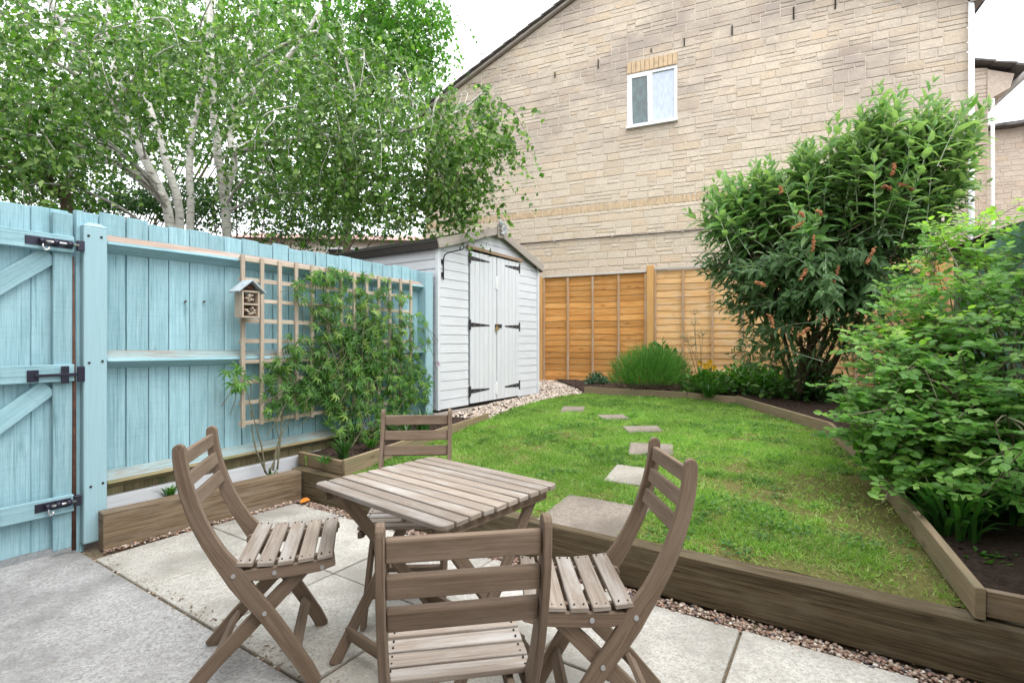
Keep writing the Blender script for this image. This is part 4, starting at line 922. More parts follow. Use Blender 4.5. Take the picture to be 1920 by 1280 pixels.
# ------------------------------------------------------------------ chairs
def make_chair():
    root = empty('folding_chair', (0, 0, 0))
    cy = .25                                                  # local y: forward, origin under the seat
    X, Yx, Zx = Vector((1, 0, 0)), Vector((0, 1, 0)), Vector((0, 0, 1))
    cpts = [(.0, .828), (.002, .80), (.009, .75), (.022, .695), (.040, .64), (.063, .58), (.091, .525), (.122, .473), (.153, .43), (.181, .385), (.215, .335), (.268, .268), (.318, .195), (.366, .12), (.408, .055), (.436, .0)]
    cw = [.040, .042, .045, .047, .049, .051, .053, .056, .064, .066, .060, .056, .054, .052, .050, .048]
    for s in (-1, 1):
        mb = MB(); mb.ribbon([(a - cy, b) for a, b in cpts], cw, .021, (s * .1885, 0, 0), Yx, Zx, X); lg = mb.build('curved_leg', M['teak'], root, bevel=.0025, merge=True)
        for (a, b) in ((.168, .405), (.268, .268)):
            mb = MB(); mb.tube([(s * .1985, a - cy, b), (s * .2025, a - cy, b)], .0075, 10); mb.build('bolt', M['steel'], lg)
        mb = MB(); mb.ribbon([(.0 - cy, .0), (.10 - cy, .11), (.21 - cy, .215), (.32 - cy, .32), (.41 - cy, .402)], [.045, .046, .05, .048, .042], .02, (s * .162, 0, 0), Yx, Zx, X, round_top=False); mb.build('straight_leg', M['teak'], root, bevel=.0025, merge=True)
        mb = MB(); mb.ribbon([(.16 - cy, .405), (.24 - cy, .405), (.34 - cy, .405), (.44 - cy, .408), (.50 - cy, .415)], [.038, .042, .042, .038, .026], .02, (s * .1845 if False else s * .1385 + s * .0, 0, 0), Yx, Zx, X)
        # outer seat rail seen under the slat ends
        sr = mb.build('seat_rail', M['teak'], root, bevel=.0025, merge=True)
        mb = MB(); mb.ribbon([(.205 - cy, .4), (.26 - cy, .398), (.36 - cy, .4), (.45 - cy, .404), (.505 - cy, .412)], [.036, .042, .042, .038, .024], .018, (s * .188, 0, 0), Yx, Zx, X)
        sr = mb.build('side_rail', M['teak'], root, bevel=.0025, merge=True)
        for a in (.30, .46):
            mb = MB(); mb.tube([(s * .197, a - cy, .400), (s * .2005, a - cy, .400)], .0075, 10); mb.build('bolt', M['steel'], sr)
    mb = MB(); n = 5
    for i in range(n):
        f = .203 + i * .067; zz = .4295 + (.0025 * (i - 2) ** 2 if i != 4 else .004); tilt = (i - 2) * .05
        mb.box((0, f - cy, zz), (.402, .054, .014), (X, Vector((0, 1, tilt)).normalized(), Vector((0, -tilt, 1)).normalized()), jit=.0012, long=0)
    st = mb.build('seat', M['teaktop'], root, bevel=.002)
    for s in (-1, 1):
        for i in range(n):
            for q in (-.014, .014):
                mb = MB(); f = .203 + i * .067 + q; mb.tube([(s * .182, f - cy, .441 + (.008 if i == 0 else .004 if i == 4 else .0)), (s * .182, f - cy, .430)], .003, 6); mb.build('screw', M['dark'], st)
    mb = MB()
    for zc, f, tl in ((.795, .003, .08), (.722, .016, .22), (.652, .036, .34)):
        up = Vector((0, -tl, 1)).normalized(); mb.box((0, f - cy, zc), (.355, .019, .047), (X, Vector((0, 1, tl)).normalized(), up), jit=.001, long=0)
    mb.build('backrest', M['teak'], root, bevel=.004, seg=2)
    mb = MB(); mb.box((0, .367 - cy, .118), (.355, .018, .042), (X, Vector((0, .8, .6)), Vector((0, -.6, .8))), long=0); mb.build('stretcher', M['teak'], root, bevel=.002)
    mb = MB(); mb.box((0, .10 - cy, .11), (.303, .018, .042), (X, Vector((0, .75, -.66)), Vector((0, .66, .75))), long=0); mb.build('stretcher', M['teak'], root, bevel=.002)
    return root
def kids(o): return [c for c in bpy.data.objects if c.parent == o]
def copytree(o, parent=None):
    c = o.copy(); col.objects.link(c); c.parent = parent
    for k in kids(o): copytree(k, c)
    return c
CH = [((-1.196, 1.935), (.96, .284), (1.05, 1, 1.06), 'weathered folding chair at the left of the table, seen from the side against the fence'),
      ((-.093, 1.015), (-.17, .985), (.875, 1, 1.06), 'nearest folding chair with its slatted back to the camera at the bottom of the view'),
      ((-.495, 2.65), (.05, -1), (.91, 1, 1.06), 'folding chair on the far side of the table with only its backrest showing'),
      ((.53, 1.70), (-.999, -.04), (.9, 1, 1.06), 'folding chair at the right of the table in front of the long sleeper')]
proto = make_chair()
for i, ((tx, ty), (dx, dy), sc3, lab) in enumerate(CH):
    o = proto if i == 0 else copytree(proto)
    l = math.hypot(dx, dy); dx /= l; dy /= l; o.scale = sc3; o.location = (tx + dx * .25, ty + dy * .25, 0); o.rotation_euler = (0, 0, math.atan2(dy, dx) - math.pi / 2)
    tag(o, lab, 'chair', 'folding chairs around the table')

# ------------------------------------------------------------------ table
tb_ = empty('garden_table', (-.2965, 1.979, 0), math.atan2(-.639, .769), (0, 0, 0)); tag(tb_, 'square slatted wooden folding table in the middle of the four chairs', 'table')
TL, TC = .735, .615; TZ = .70; mb = MB(); n = 10; pit = TC / n
for i in range(n):
    yy = -TC / 2 + pit * (i + .5); L_ = TL
    if i in (0, n - 1):                              # outer slats have rounded outer corners
        s_ = -1 if i == 0 else 1; r = random.random(); w = pit - .009
        o2 = [(-L_ / 2, yy - s_ * w / 2), (L_ / 2, yy - s_ * w / 2), (L_ / 2, yy + s_ * w * .05)]
        o2 += [(L_ / 2 - .03 + .03 * math.cos(a), yy + s_ * (w / 2 - .024 + .024 * math.sin(a))) for a in [math.pi / 10 * k for k in range(1, 6)]]
        o2 += [(-L_ / 2 + .03 - .03 * math.sin(a), yy + s_ * (w / 2 - .024 + .024 * math.cos(a))) for a in [math.pi / 10 * k for k in range(0, 5)]] + [(-L_ / 2, yy + s_ * w * .05)]
        if s_ < 0: o2 = o2[::-1]
        mb.quad([(x, y, TZ) for x, y in o2], [(x + 3, y + 2 * i) for x, y in o2], r); mb.quad([(x, y, TZ - .018) for x, y in o2[::-1]], None, r)
        for k in range(len(o2)): p, q = o2[k], o2[(k + 1) % len(o2)]; mb.quad([(p[0], p[1], TZ - .018), (q[0], q[1], TZ - .018), (q[0], q[1], TZ), (p[0], p[1], TZ)], [(p[0] + 3, 0), (q[0] + 3, 0), (q[0] + 3, .018), (p[0] + 3, .018)], r)
    else: mb.box((0, yy, TZ - .009 + random.uniform(-.001, .001)), (L_ - random.uniform(0, .004), pit - .010, .018), jit=.001, long=0)
mb.build('tabletop', M['teaktop'], tb_, bevel=.0025, merge=True)
for s_ in (-1, 1):
    X = s_ * (TL / 2 - .05)
    mb = MB(); mb.box((X, 0, TZ - .041), (.02, TC - .05, .044), long=1); mb.build('rail', M['teak'], tb_, bevel=.003)
    for q in (-1, 1):
        mb = MB(); xo = X - s_ * (.022 if q > 0 else .044)
        mb.beam((xo, q * (TC / 2 - .06), TZ - .03), (xo, -q * (TC / 2 - .05), .0), .02, .046, up=(0, 1, 0)); mb.build('leg', M['teak'], tb_, bevel=.003)
for q, ww in ((-1, .60), (1, .56)):
    mb = MB(); mb.box((0, q * (TC / 2 - .11), .10), (ww, .02, .045), long=0); mb.build('stretcher', M['teak'], tb_, bevel=.003)
mb = MB(); mb.box((0, -TC / 2 + .10, TZ - .041), (TL - .14, .02, .04), long=0); mb.build('cross_rail', M['teak'], tb_, bevel=.003)
# orange dead leaf
p = G(562, 940, .02); leaves_o = leaves('fallen_leaf', [tuple(p)] * 3, [(1, .2, .25), (.9, .5, .1), (1, -.3, .3)], [(0, -.6, 1)] * 3, .075, .045, T_OVAL, M['orange']); tag(leaves_o, 'orange dead leaf lying on the paving by the sleeper corner', 'leaf')

# ------------------------------------------------------------------ vegetation
def ell(spec):
    """(px,py,Y, rx px, ry px, rY m, weight) -> centre, radii"""
    return [(A(a, b, Y), (rx * Y / F, rY, ry * Y / F), w) for a, b, Y, rx, ry, rY, w in spec]
def pick(E, n, shell=.0):
    w = np.array([e[2] for e in E], float); w /= w.sum(); idx = rng.choice(len(E), n, p=w); d = nrm(rng.normal(0, 1, (n, 3)))
    r = rng.uniform(shell ** 3, 1, n) ** (1 / 3); C_ = np.array([tuple(e[0]) for e in E])[idx]; S_ = np.array([e[1] for e in E])[idx]
    return C_ + d * r[:, None] * S_, d
def hanging(name, P0, mat, parent, npl=16, tl=(.25, .7), L=.068, W=.055, droop=1.0, tm=T_BIRCH, tw=None, spread=.35):
    n = len(P0); ln = rng.uniform(*tl, n); d0 = np.stack([rng.normal(0, spread, n), rng.normal(0, spread, n), rng.uniform(-.2, .5, n)], 1)
    t = (np.arange(npl) + .5) / npl; T = t[None, :, None]
    P = P0[:, None, :] + d0[:, None, :] * ln[:, None, None] * T * 1.4 + np.array([0, 0, -droop])[None, None, :] * ln[:, None, None] * T ** 2
    if tw is not None:
        mb = MB()
        for i in range(0, n, 2):
            mb.tube([P0[i], P[i, npl // 3], P[i, 2 * npl // 3], P[i, -1]], [.005, .0035, .002, .001], 3, cap=False)
        mb.build('twigs', tw, parent)
    P = P.reshape(-1, 3) + rng.normal(0, .018, (n * npl, 3)); N_ = len(P)
    D = np.stack([rng.normal(0, .7, N_), rng.normal(0, .7, N_), rng.normal(-.55, .4, N_)], 1); Nn = np.stack([rng.normal(0, .7, N_), rng.normal(-.7, .5, N_), rng.uniform(.0, 1, N_)], 1)
    s = rng.uniform(.5, 1.3, N_); return leaves(name, P, D, Nn, L * s, W * s, tm, mat, parent)
def curve(pts, n=5):
    pts = [Vector(p) for p in pts]; out = []
    for i in range(len(pts) - 1):
        p0 = pts[max(i - 1, 0)]; p1 = pts[i]; p2 = pts[i + 1]; p3 = pts[min(i + 2, len(pts) - 1)]
        for k in range(n):
            t = k / n; out.append(.5 * ((2 * p1) + (p2 - p0) * t + (2 * p0 - 5 * p1 + 4 * p2 - p3) * t * t + (3 * p1 - p0 - 3 * p2 + p3) * t ** 3))
    return out + [pts[-1]]
def birch(name, label, base, stems, E, ncl, matl, npl=17, L=.066, W=.052, limbs=60, trunkmat=None, tl=(.25, .7)):
    root = empty(name, (base[0], base[1], 0)); tag(root, label, 'tree'); mb = MB(); sp = []
    for st in stems:                                        # (list of (px,py,Y), r0, r1)
        pts = curve([A(*p) for p in st[0]]); n = len(pts); rr = [st[1] + (st[2] - st[1]) * i / (n - 1) for i in range(n)]
        if st[3]: pts = [Vector((pts[0].x + .05, pts[0].y, -.02))] + pts; rr = [st[1] * 1.15] + rr
        jp = [p + Vector((random.uniform(-.01, .01), random.uniform(-.01, .01), 0)) for p in pts]
        mb.tube(jp, rr, 10); sp += [(p, r) for p, r in zip(pts[3:], rr[3:])]
    P0, _ = pick(E, ncl)
    tr = mb.build('trunk', trunkmat or M['bark'], root)
    ml = MB()
    for i in range(limbs):
        q = Vector(P0[random.randrange(len(P0))]); s, r = min(sp, key=lambda a: (a[0] - q).length + random.uniform(0, .8) + max(0, a[0].z - q.z) * .8)
        m1 = s.lerp(q, .35) + Vector((random.uniform(-.12, .12), random.uniform(-.1, .1), .22)); m2 = s.lerp(q, .72) + Vector((random.uniform(-.1, .1), 0, .22))
        r0 = min(r * .5, .03) * random.uniform(.5, 1); ml.tube(curve([s, m1, m2, q, q + Vector((random.uniform(-.2, .2), 0, -.35))], 3), [r0 + (.003 - r0) * k / 12 for k in range(13)], 5, cap=False)
    ml.build('branches', trunkmat or M['bark'], tr)
    hanging('crown', P0, matl, root, npl, tl, L, W, tw=M['twig']); return root

Y0 = 7.2
birch('birch_tree', 'white barked multi stemmed birch beyond the fence left of the trellis', A(335, 640, Y0),
      [([(318, 640, Y0), (318, 418, Y0), (290, 335, Y0), (248, 255, Y0 - .1), (215, 200, Y0 - .3), (172, 125, Y0 - .5), (125, 60, Y0 - .8), (80, -30, Y0 - 1)], .066, .036, True),
       ([(240, 240, Y0 - .1), (215, 150, Y0), (205, 60, Y0), (200, -60, Y0)], .05, .03, False),
       ([(200, 180, Y0 - .3), (160, 150, Y0 - .6), (100, 115, Y0 - .9), (30, 90, Y0 - 1.2)], .045, .02, False),
       ([(338, 640, Y0 + .2), (336, 400, Y0 + .2), (316, 320, Y0 + .2), (298, 255, Y0 + .2), (275, 180, Y0 + .2), (265, 80, Y0 + .2), (250, -60, Y0 + .2)], .06, .036, True),
       ([(362, 640, Y0 + .4), (356, 390, Y0 + .4), (356, 290, Y0 + .4), (366, 215, Y0 + .4), (385, 130, Y0 + .4), (400, -20, Y0 + .4)], .056, .034, True)],
      ell([(70, 110, 5.2, 200, 170, .9, 1.7), (170, 110, 8.1, 240, 160, .7, 2.2), (330, 90, 8.1, 230, 150, .7, 2.2), (330, 40, 6.0, 200, 90, .8, 1.0), (310, 170, 6.2, 150, 70, .6, .4), (40, 270, 5.4, 150, 80, .9, 1.3), (170, 250, 8.1, 150, 80, .5, .6), (300, 230, 8.1, 150, 80, .5, .7), (260, 170, 6.0, 170, 90, .5, .5)]), 1150, M['birch'], limbs=60)
birch('birch_tree', 'white barked birch beyond the fence whose drooping branches hang over the shed and house gable', A(425, 640, Y0),
      [([(425, 640, Y0 - .1), (425, 420, Y0 - .1), (418, 360, Y0 - .1), (408, 285, Y0 - .1), (400, 200, Y0 - .1), (398, 110, Y0 - .2), (390, -30, Y0 - .2)], .066, .038, True),
       ([(420, 370, Y0 - .1), (438, 310, Y0), (432, 250, Y0 + .1), (440, 180, Y0 + .1), (470, 90, Y0 + .2), (490, -40, Y0 + .2)], .055, .03, False),
       ([(440, 200, Y0), (500, 150, Y0), (560, 80, Y0), (600, 20, Y0)], .04, .02, False),
       ([(436, 290, Y0), (520, 265, 6.9), (640, 262, 6.6), (740, 250, 6.2), (850, 215, 5.9), (915, 165, 5.8)], .04, .009, False),
       ([(470, 120, Y0), (590, 60, 6.7), (640, 100, 6.4), (662, 160, 6.2), (668, 205, 6.2)], .03, .008, False)],
      ell([(540, 150, 6.3, 150, 170, .9, 1.9), (480, 160, 8.0, 170, 170, .6, 1.3), (700, 230, 6.3, 170, 170, 1.0, 3), (880, 250, 5.9, 95, 90, .6, 1.0), (850, 350, 6.2, 80, 70, .6, .9), (720, 350, 6.6, 180, 70, .8, 1.4), (560, 340, 6.8, 160, 90, .8, 1.2)]), 1150, M['birch'], limbs=60)
birch('birch_tree', 'brown branched tree leaning in from the far left above the gate', A(120, 640, 6.0),
      [([(135, 640, 6.2), (125, 385, 6.2), (95, 350, 6.1), (40, 300, 5.9), (-40, 270, 5.7), (-130, 200, 5.5)], .07, .03, True), ([(60, 320, 6), (0, 315, 5.8), (-80, 320, 5.6)], .03, .015, False), ([(20, 290, 5.9), (-10, 240, 5.7), (-60, 130, 5.6)], .03, .015, False)],
      ell([(-20, 300, 5.6, 120, 90, .8, 1), (-60, 120, 5.2, 140, 160, .9, 1.6), (90, 345, 6.3, 90, 45, .5, .4)]), 190, M['birch'], limbs=26, trunkmat=M['twig'])
birch('broadleaf_tree', 'tall bright green broadleaf tree behind the birches reaching the top of the view', A(640, 640, 11),
      [([(650, 640, 11), (650, 420, 11), (640, 250, 11), (620, 100, 11), (600, -60, 11)], .09, .05, True), ([(640, 240, 11), (720, 140, 11), (780, 40, 11)], .08, .03, False)],
      ell([(650, 60, 10.5, 190, 130, 1.6, 2.5), (760, 40, 10.5, 95, 90, 1.2, 1.6), (740, 180, 10.8, 100, 100, 1.2, 1.2), (560, 200, 11, 160, 160, 1.4, 1.2), (420, 20, 11, 220, 110, 1.5, 1.0)]), 1300, M['ash'], L=.095, W=.07, limbs=40, trunkmat=M['twig'], tl=(.3, .9))
# darker hedge and background tree growth close behind the fence
def bushy(name, label, base, E, n, mat, L, W, cat='tree', npl=14, tl=(.15, .4)):
    root = empty(name, (base[0], base[1], 0)); tag(root, label, cat); P0, _ = pick(E, n)
    mb = MB()
    for i in range(26):
        q = Vector(P0[random.randrange(n)]); b = Vector((base[0] + random.uniform(-.2, .2), base[1], 0)); mb.tube(curve([b, b.lerp(q, .5) + Vector((0, 0, .2)), q], 3), [.03, .026, .022, .017, .012, .008, .004], 5, cap=False)
    mb.build('branches', M['twig'], root); hanging('foliage', P0, mat, root, npl, tl, L, W, droop=.4, spread=.8); return root
bushy('hawthorn_bush', 'dark green bush above the fence at the far left behind the gate', A(60, 640, 7.5), ell([(60, 345, 7.5, 170, 45, .6, 1), (200, 375, 7.8, 110, 30, .5, .7), (0, 300, 8, 130, 50, .5, .6), (250, 385, 8, 90, 25, .5, .6), (130, 300, 8.2, 120, 40, .5, .5)]), 520, M['darkleaf'], .05, .038, 'bush')
bushy('hawthorn_bush', 'dark green bush behind the fence between birch stems and shed', A(460, 640, 8.2), ell([(470, 385, 8.2, 130, 55, .6, 1.2), (390, 390, 8.2, 70, 40, .5, .6), (600, 400, 8.4, 110, 45, .6, 1.0), (560, 440, 8.2, 90, 25, .4, .5), (700, 415, 8.4, 110, 30, .4, .8), (330, 370, 8.3, 110, 40, .4, .8), (520, 330, 8.4, 120, 50, .5, .6)]), 820, M['darkleaf'], .05, .038, 'bush')
bushy('background_tree', 'green tree far behind the birches at the upper left', A(150, 640, 12), ell([(120, 160, 12, 330, 150, 1.5, 2), (380, 120, 12, 200, 160, 1.5, 1), (500, 330, 12, 180, 70, 1.2, .6), (650, 300, 12, 150, 110, 1.2, .8), (200, 250, 12, 200, 90, 1.2, .8), (520, 120, 12, 150, 120, 1.2, .8)]), 1150, M['backleaf'], .11, .085, npl=16, tl=(.3, .8))

# ---- climber on the trellis: palmate leaves
cl = empty('passion_flower_vine', FEN.w(FEN.x(640), -.05, .3)); tag(cl, 'passion flower climber with finger shaped leaves covering the trellis', 'climber')
def fpt(px, py, yo):  # world point on a plane before the fence
    return FEN.w(FEN.x(px, yo), yo, FEN.z(px, py, yo))
clumps = [(600, 560, 34, 50, .5), (650, 600, 62, 60, 1.7), (640, 680, 62, 62, 2.8), (700, 660, 60, 60, 2.8), (745, 700, 48, 60, 2.2), (600, 720, 42, 34, 1.4), (545, 690, 50, 26, .5), (510, 710, 34, 30, .3), (620, 520, 40, 20, .5), (690, 535, 45, 22, .5), (775, 640, 32, 60, 1.0), (660, 750, 52, 34, 1.5), (740, 760, 46, 24, 1.0), (507, 750, 18, 35, .2), (440, 712, 22, 18, .12), (785, 720, 24, 40, .9), (555, 640, 22, 30, .3), (640, 800, 26, 26, .4), (560, 535, 15, 20, .12), (755, 590, 20, 45, .35), (520, 760, 30, 30, .25), (440, 700, 18, 12, .05), (700, 790, 55, 20, .8), (560, 740, 30, 25, .5), (712, 580, 40, 40, .6)]
w = np.array([c[4] for c in clumps]); w /= w.sum(); n = 1330; idx = rng.choice(len(clumps), n, p=w); lp = []; 
for i in idx:
    a, b, rx, ry, _ = clumps[i]; t = rng.uniform(0, 6.28); r = math.sqrt(rng.random()); px = a + rx * r * math.cos(t); py = b + ry * r * math.sin(t); lp.append(tuple(fpt(px, py, -.025 - abs(rng.normal(0, .055)))))
lp = np.array(lp); ax = np.array([FEN.xd[0], FEN.xd[1], 0]); an = np.array([-FEN.n[0], -FEN.n[1], 0]); az = np.array([0, 0, 1.])
P, D, Nn, Ls, Ws, rn = [], [], [], [], [], []
for p in lp:
    nrml = an * rng.uniform(.4, 1) + ax * rng.normal(0, .5) + az * rng.uniform(-.1, .8); nrml /= np.linalg.norm(nrml); d = -az * rng.uniform(-.7, 1) + ax * rng.normal(0, .8) + an * .4; d -= nrml * d.dot(nrml); d /= np.linalg.norm(d); s = np.cross(nrml, d); sz_ = rng.uniform(.038, .074); r0 = rng.random() ** 1.3
    for k, an_ in enumerate((-1.35, -.65, 0, .65, 1.35)):
        P.append(p); D.append(d * math.cos(an_) + s * math.sin(an_) - az * .12); Nn.append(nrml); Ls.append(sz_ * (1, 1.2, 1.35, 1.2, 1)[k]); Ws.append(sz_ * .25); rn.append(r0)
leaves('foliage', P, D, Nn, np.array(Ls), np.array(Ws), T_LANCE, M['passion'], cl, np.array(rn))
mb = MB()
for (a0, b0), (a1, b1) in (((497, 885), (480, 800)), ((505, 885), (520, 790)), ((512, 882), (545, 780)), ((500, 888), (472, 790)), ((520, 880), (538, 700)), ((640, 845), (655, 700)), ((650, 850), (690, 760)), ((700, 820), (680, 640)), ((690, 830), (745, 650)), ((655, 845), (620, 640))):
    yo = random.uniform(-.1, .02); p = fpt(a0, b0, -.08); q = fpt(a1, b1, yo); m1 = p.lerp(q, .5) + Vector(ax) * random.uniform(-.06, .06); mb.tube(curve([Vector((p.x, p.y, max(p.z, .16))), m1, q, q + Vector(ax) * random.uniform(-.1, .15) + Vector((0, 0, .35))], 4), [.0075 - .0004 * k for k in range(13)], 6)
for i in range(160):
    p = Vector(lp[rng.integers(n)]); q = p + Vector(ax) * rng.normal(0, .15) + Vector((0, 0, -rng.uniform(.05, .3))); mb.tube([p, p.lerp(q, .5) + Vector(an) * .02, q], [.002, .003, .003], 4, cap=False)
mb.build('stems', M['gtwig'], cl)
p = fpt(822, 682, -.15); nfl = 14; a_ = np.linspace(0, 6.28, nfl, endpoint=False); D = np.stack([np.cos(a_) * ax[0], np.cos(a_) * ax[1], np.sin(a_)], 1); leaves('flower', np.repeat([tuple(p)], nfl, 0), D, np.repeat([an], nfl, 0), .035, .014, T_BIRCH, M['purple'], cl)

# ---- rose like twigs in the narrow bed
def tuft(name, label, c, n, L, W, mat, up=1.0, sp=.5, rad=.05, cat='plant', tm=T_STRAP, dl=None):
    c = np.array(c); a = rng.uniform(0, 6.28, n); r = rng.uniform(0, rad, n); P = c + np.stack([np.cos(a) * r, np.sin(a) * r, np.zeros(n)], 1)
    D = np.stack([np.cos(a) * sp * rng.uniform(.3, 1, n), np.sin(a) * sp * rng.uniform(.3, 1, n), np.full(n, up)], 1); Nn = np.stack([-np.cos(a), -np.sin(a), np.full(n, .8)], 1)
    root = empty(name, tuple(c)); tag(root, label, cat); leaves('leaves', P, D, Nn, L * rng.uniform(.6, 1.1, n), W, tm, mat, root); return root
def at(px, py, dz=0):
    p = GG(px, py, dz); return (p.x, p.y, p.z)
tuft('bulb_plant', 'grassy green clump growing in the raised bed below the climber', G(645, 862, .3), 60, .20, .012, M['strap'], 1, .6)
tuft('bulb_plant', 'low green clump beside the front corner of the raised bed', G(612, 868, .3), 34, .10, .01, M['cover'], .6, .9)
tuft('bulb_plant', 'green clump at the back of the raised bed behind the far chair', G(697, 838, .32), 50, .13, .012, M['cover'], .7, .9)
tuft('iris', 'upright green sword leaves beside the shed corner behind the far chair', G(792, 812, .36), 40, .26, .018, M['strap'], 1, .45, .09)
tuft('iris', 'arching green leaves at the end of the raised bed by the shed bearer', G(762, 822, .34), 30, .20, .014, M['strap'], .8, .8, .09)
tuft('seedling', 'tiny bright seedling in the narrow bed between sleeper and fence', G(508, 900, .17), 10, .09, .02, M['cover'], 1, .5, .03, tm=T_OVAL)
tuft('seedling', 'bright feathery seedling behind the left chair back in the narrow bed', G(318, 935, .18), 40, .12, .012, M['lav'], 1, .7, .03)
tuft('weed', 'little weed growing on top of the sleeper by the raised bed corner', G(574, 872, .24), 8, .10, .006, M['grass'], 1, .3, .01)

# ---- back border plants
def clump(name, label, c, rad, n, L, W, mat, cat='plant', tm=T_OVAL, flat=.8, upb=.5, stems=True, mat2=None):
    c = np.array(c); root = empty(name, tuple(c)); tag(root, label, cat); d = nrm(rng.normal(0, 1, (n, 3))); d[:, 2] = np.abs(d[:, 2]); r = rng.uniform(.35, 1, n)[:, None] * np.array([rad, rad, rad * flat]); P = c + d * r
    D = d + np.stack([rng.normal(0, .5, n), rng.normal(0, .5, n), rng.normal(upb * .3, .4, n)], 1); Nn = d * .6 + np.array([0, 0, 1.]) + rng.normal(0, .3, (n, 3)); s = rng.uniform(.6, 1.2, n)
    leaves('leaves', P, D, Nn, L * s, W * s, tm, mat, root)
    if stems:
        mb = MB()
        for i in range(0, n, max(1, n // 40)): mb.tube([c, c * .5 + P[i] * .5 + np.array([0, 0, .02]), P[i]], [.004, .003, .0015], 4, cap=False)
        mb.build('stems', M['gtwig'], root)
    return root
lc = GG(1222, 738, 0); lc = Vector((lc.x, lc.y + .05, lc.z + .03)); lc = Vector(lc)
root = empty('lavender_bush', tuple(lc)); tag(root, 'round spiky green lavender bush with a woody brown base at the back of the lawn', 'bush')
n = 5200; d = nrm(rng.normal(0, 1, (n, 3))); d[:, 2] = np.abs(d[:, 2]) * .9 + .02; rr = rng.uniform(.45, 1, n)[:, None]
P = np.array(lc) + np.array([0, 0, .10]) + d * rr * np.array([.62, .40, .58]); D = d * .7 + np.array([0, 0, .8]) + rng.normal(0, .22, (n, 3)); leaves('foliage', P, D, rng.normal(0, 1, (n, 3)), rng.uniform(.06, .19, n), .009, T_BLADE, M['lav'], root)
n = 900; d = nrm(rng.normal(0, 1, (n, 3))); d[:, 2] = np.abs(d[:, 2]) * .3 - .02; P = np.array(lc) + np.array([0, 0, .05]) + d * rng.uniform(.3, .95, n)[:, None] * np.array([.56, .42, .34]); leaves('woody_twigs', P, d + rng.normal(0, .5, (n, 3)), rng.normal(0, 1, (n, 3)), .12, .007, T_BLADE, M['twig'], root)
clump('sedum', 'small blue green mound at the back edge of the gravel by the orange fence', (*GG(1120, 722).xy, GG(1120, 722).z + .03), .20, 420, .05, .03, M['bluegreen'], flat=.9)
clump('leafy_perennial', 'upright broad leaved plant behind the lavender in front of the fence post', (*GG(1240, 722).xy, GG(1240, 722).z + .30), .32, 200, .11, .07, M['cover'], flat=1.2)
clump('leafy_perennial', 'pale leaved tip growing above the left of the lavender bush', (*GG(1212, 724).xy, GG(1212, 724).z + .45), .13, 70, .07, .045, M['cover'], flat=1.4)
clump('geum', 'green clump with yellow orange flowers at the back right of the lawn', (*GG(1325, 742).xy, GG(1325, 742).z + .05), .36, 520, .09, .055, M['cover'], flat=.9)
clump('hardy_geranium', 'bright green leafy mound right of the yellow flowers', (*GG(1400, 738).xy, GG(1400, 738).z + .05), .42, 620, .09, .06, M['cover'], flat=.9)
clump('hardy_geranium', 'dark green ground plant under the left of the buddleia', (*GG(1465, 745).xy, GG(1465, 745).z + .03), .46, 620, .10, .06, M['cover'], flat=.75)
clump('hardy_geranium', 'dark green ground plant under the buddleia stems', (*GG(1535, 752).xy, GG(1535, 752).z + .03), .42, 520, .10, .06, M['darkleaf'], flat=.75)
tuft('daylily', 'arching bright strap leaves spilling over the back edging below the yellow flowers', at(1330, 744, .05), 120, .32, .016, M['strap'], .7, 1.1, .1)
# yellow flowers
ft_ = GG(1330, 735); root = empty('yellow_flowers', tuple(ft_)); tag(root, 'thin stemmed yellow orange flowers standing before the orange fence', 'flowers'); mb = MB(); P = []; D = []
for px, py in ((1312, 680), (1322, 686), (1331, 679), (1324, 696), (1338, 689), (1328, 684)):
    q = A(px, py, ft_.y - .1); mb.tube([ft_ + Vector((random.uniform(-.05, .05), 0, 0)), ft_.lerp(q, .5) + Vector((.02, 0, 0)), q], .003, 4, cap=False)
    for k in range(6): P.append(tuple(q)); D.append((math.cos(k * 1.05), -.4, math.sin(k * 1.05)))
mb.build('stems', M['gtwig'], root); leaves('petals', P, D, np.repeat([(0, -1, .2)], len(P), 0), .05, .04, T_OVAL, M['yellow'], root)
# umbel seed heads
root = empty('cow_parsley', tuple(GG(1315, 738))); tag(root, 'tall thin umbels with pale seed heads in front of the orange fence', 'plant'); b = GG(1315, 738); mb = MB(); P = []; D = []
for px, py in ((1290, 640), (1303, 590), (1312, 632), (1318, 628), (1285, 636), (1301, 610), (1296, 650)):
    q = A(px, py, b.y + random.uniform(-.15, .15)); mb.tube([b, b.lerp(q, .5) + Vector((random.uniform(-.05, .05), 0, 0)), q], .003, 4, cap=False)
    for k in range(16): dv = Vector((random.uniform(-1, 1), random.uniform(-1, 1), random.uniform(.2, 1))).normalized() * .09; mb.tube([q, q + dv], .0012, 3, cap=False); P += [tuple(q + dv)] * 3; D += [tuple(nrm(rng.normal(0, 1, (1, 3)))[0]) for _ in range(3)]
mb.build('stems', M['gtwig'], root); leaves('seed_heads', P, D, rng.normal(0, 1, (len(P), 3)), .018, .008, T_BIRCH, M['straw'], root)

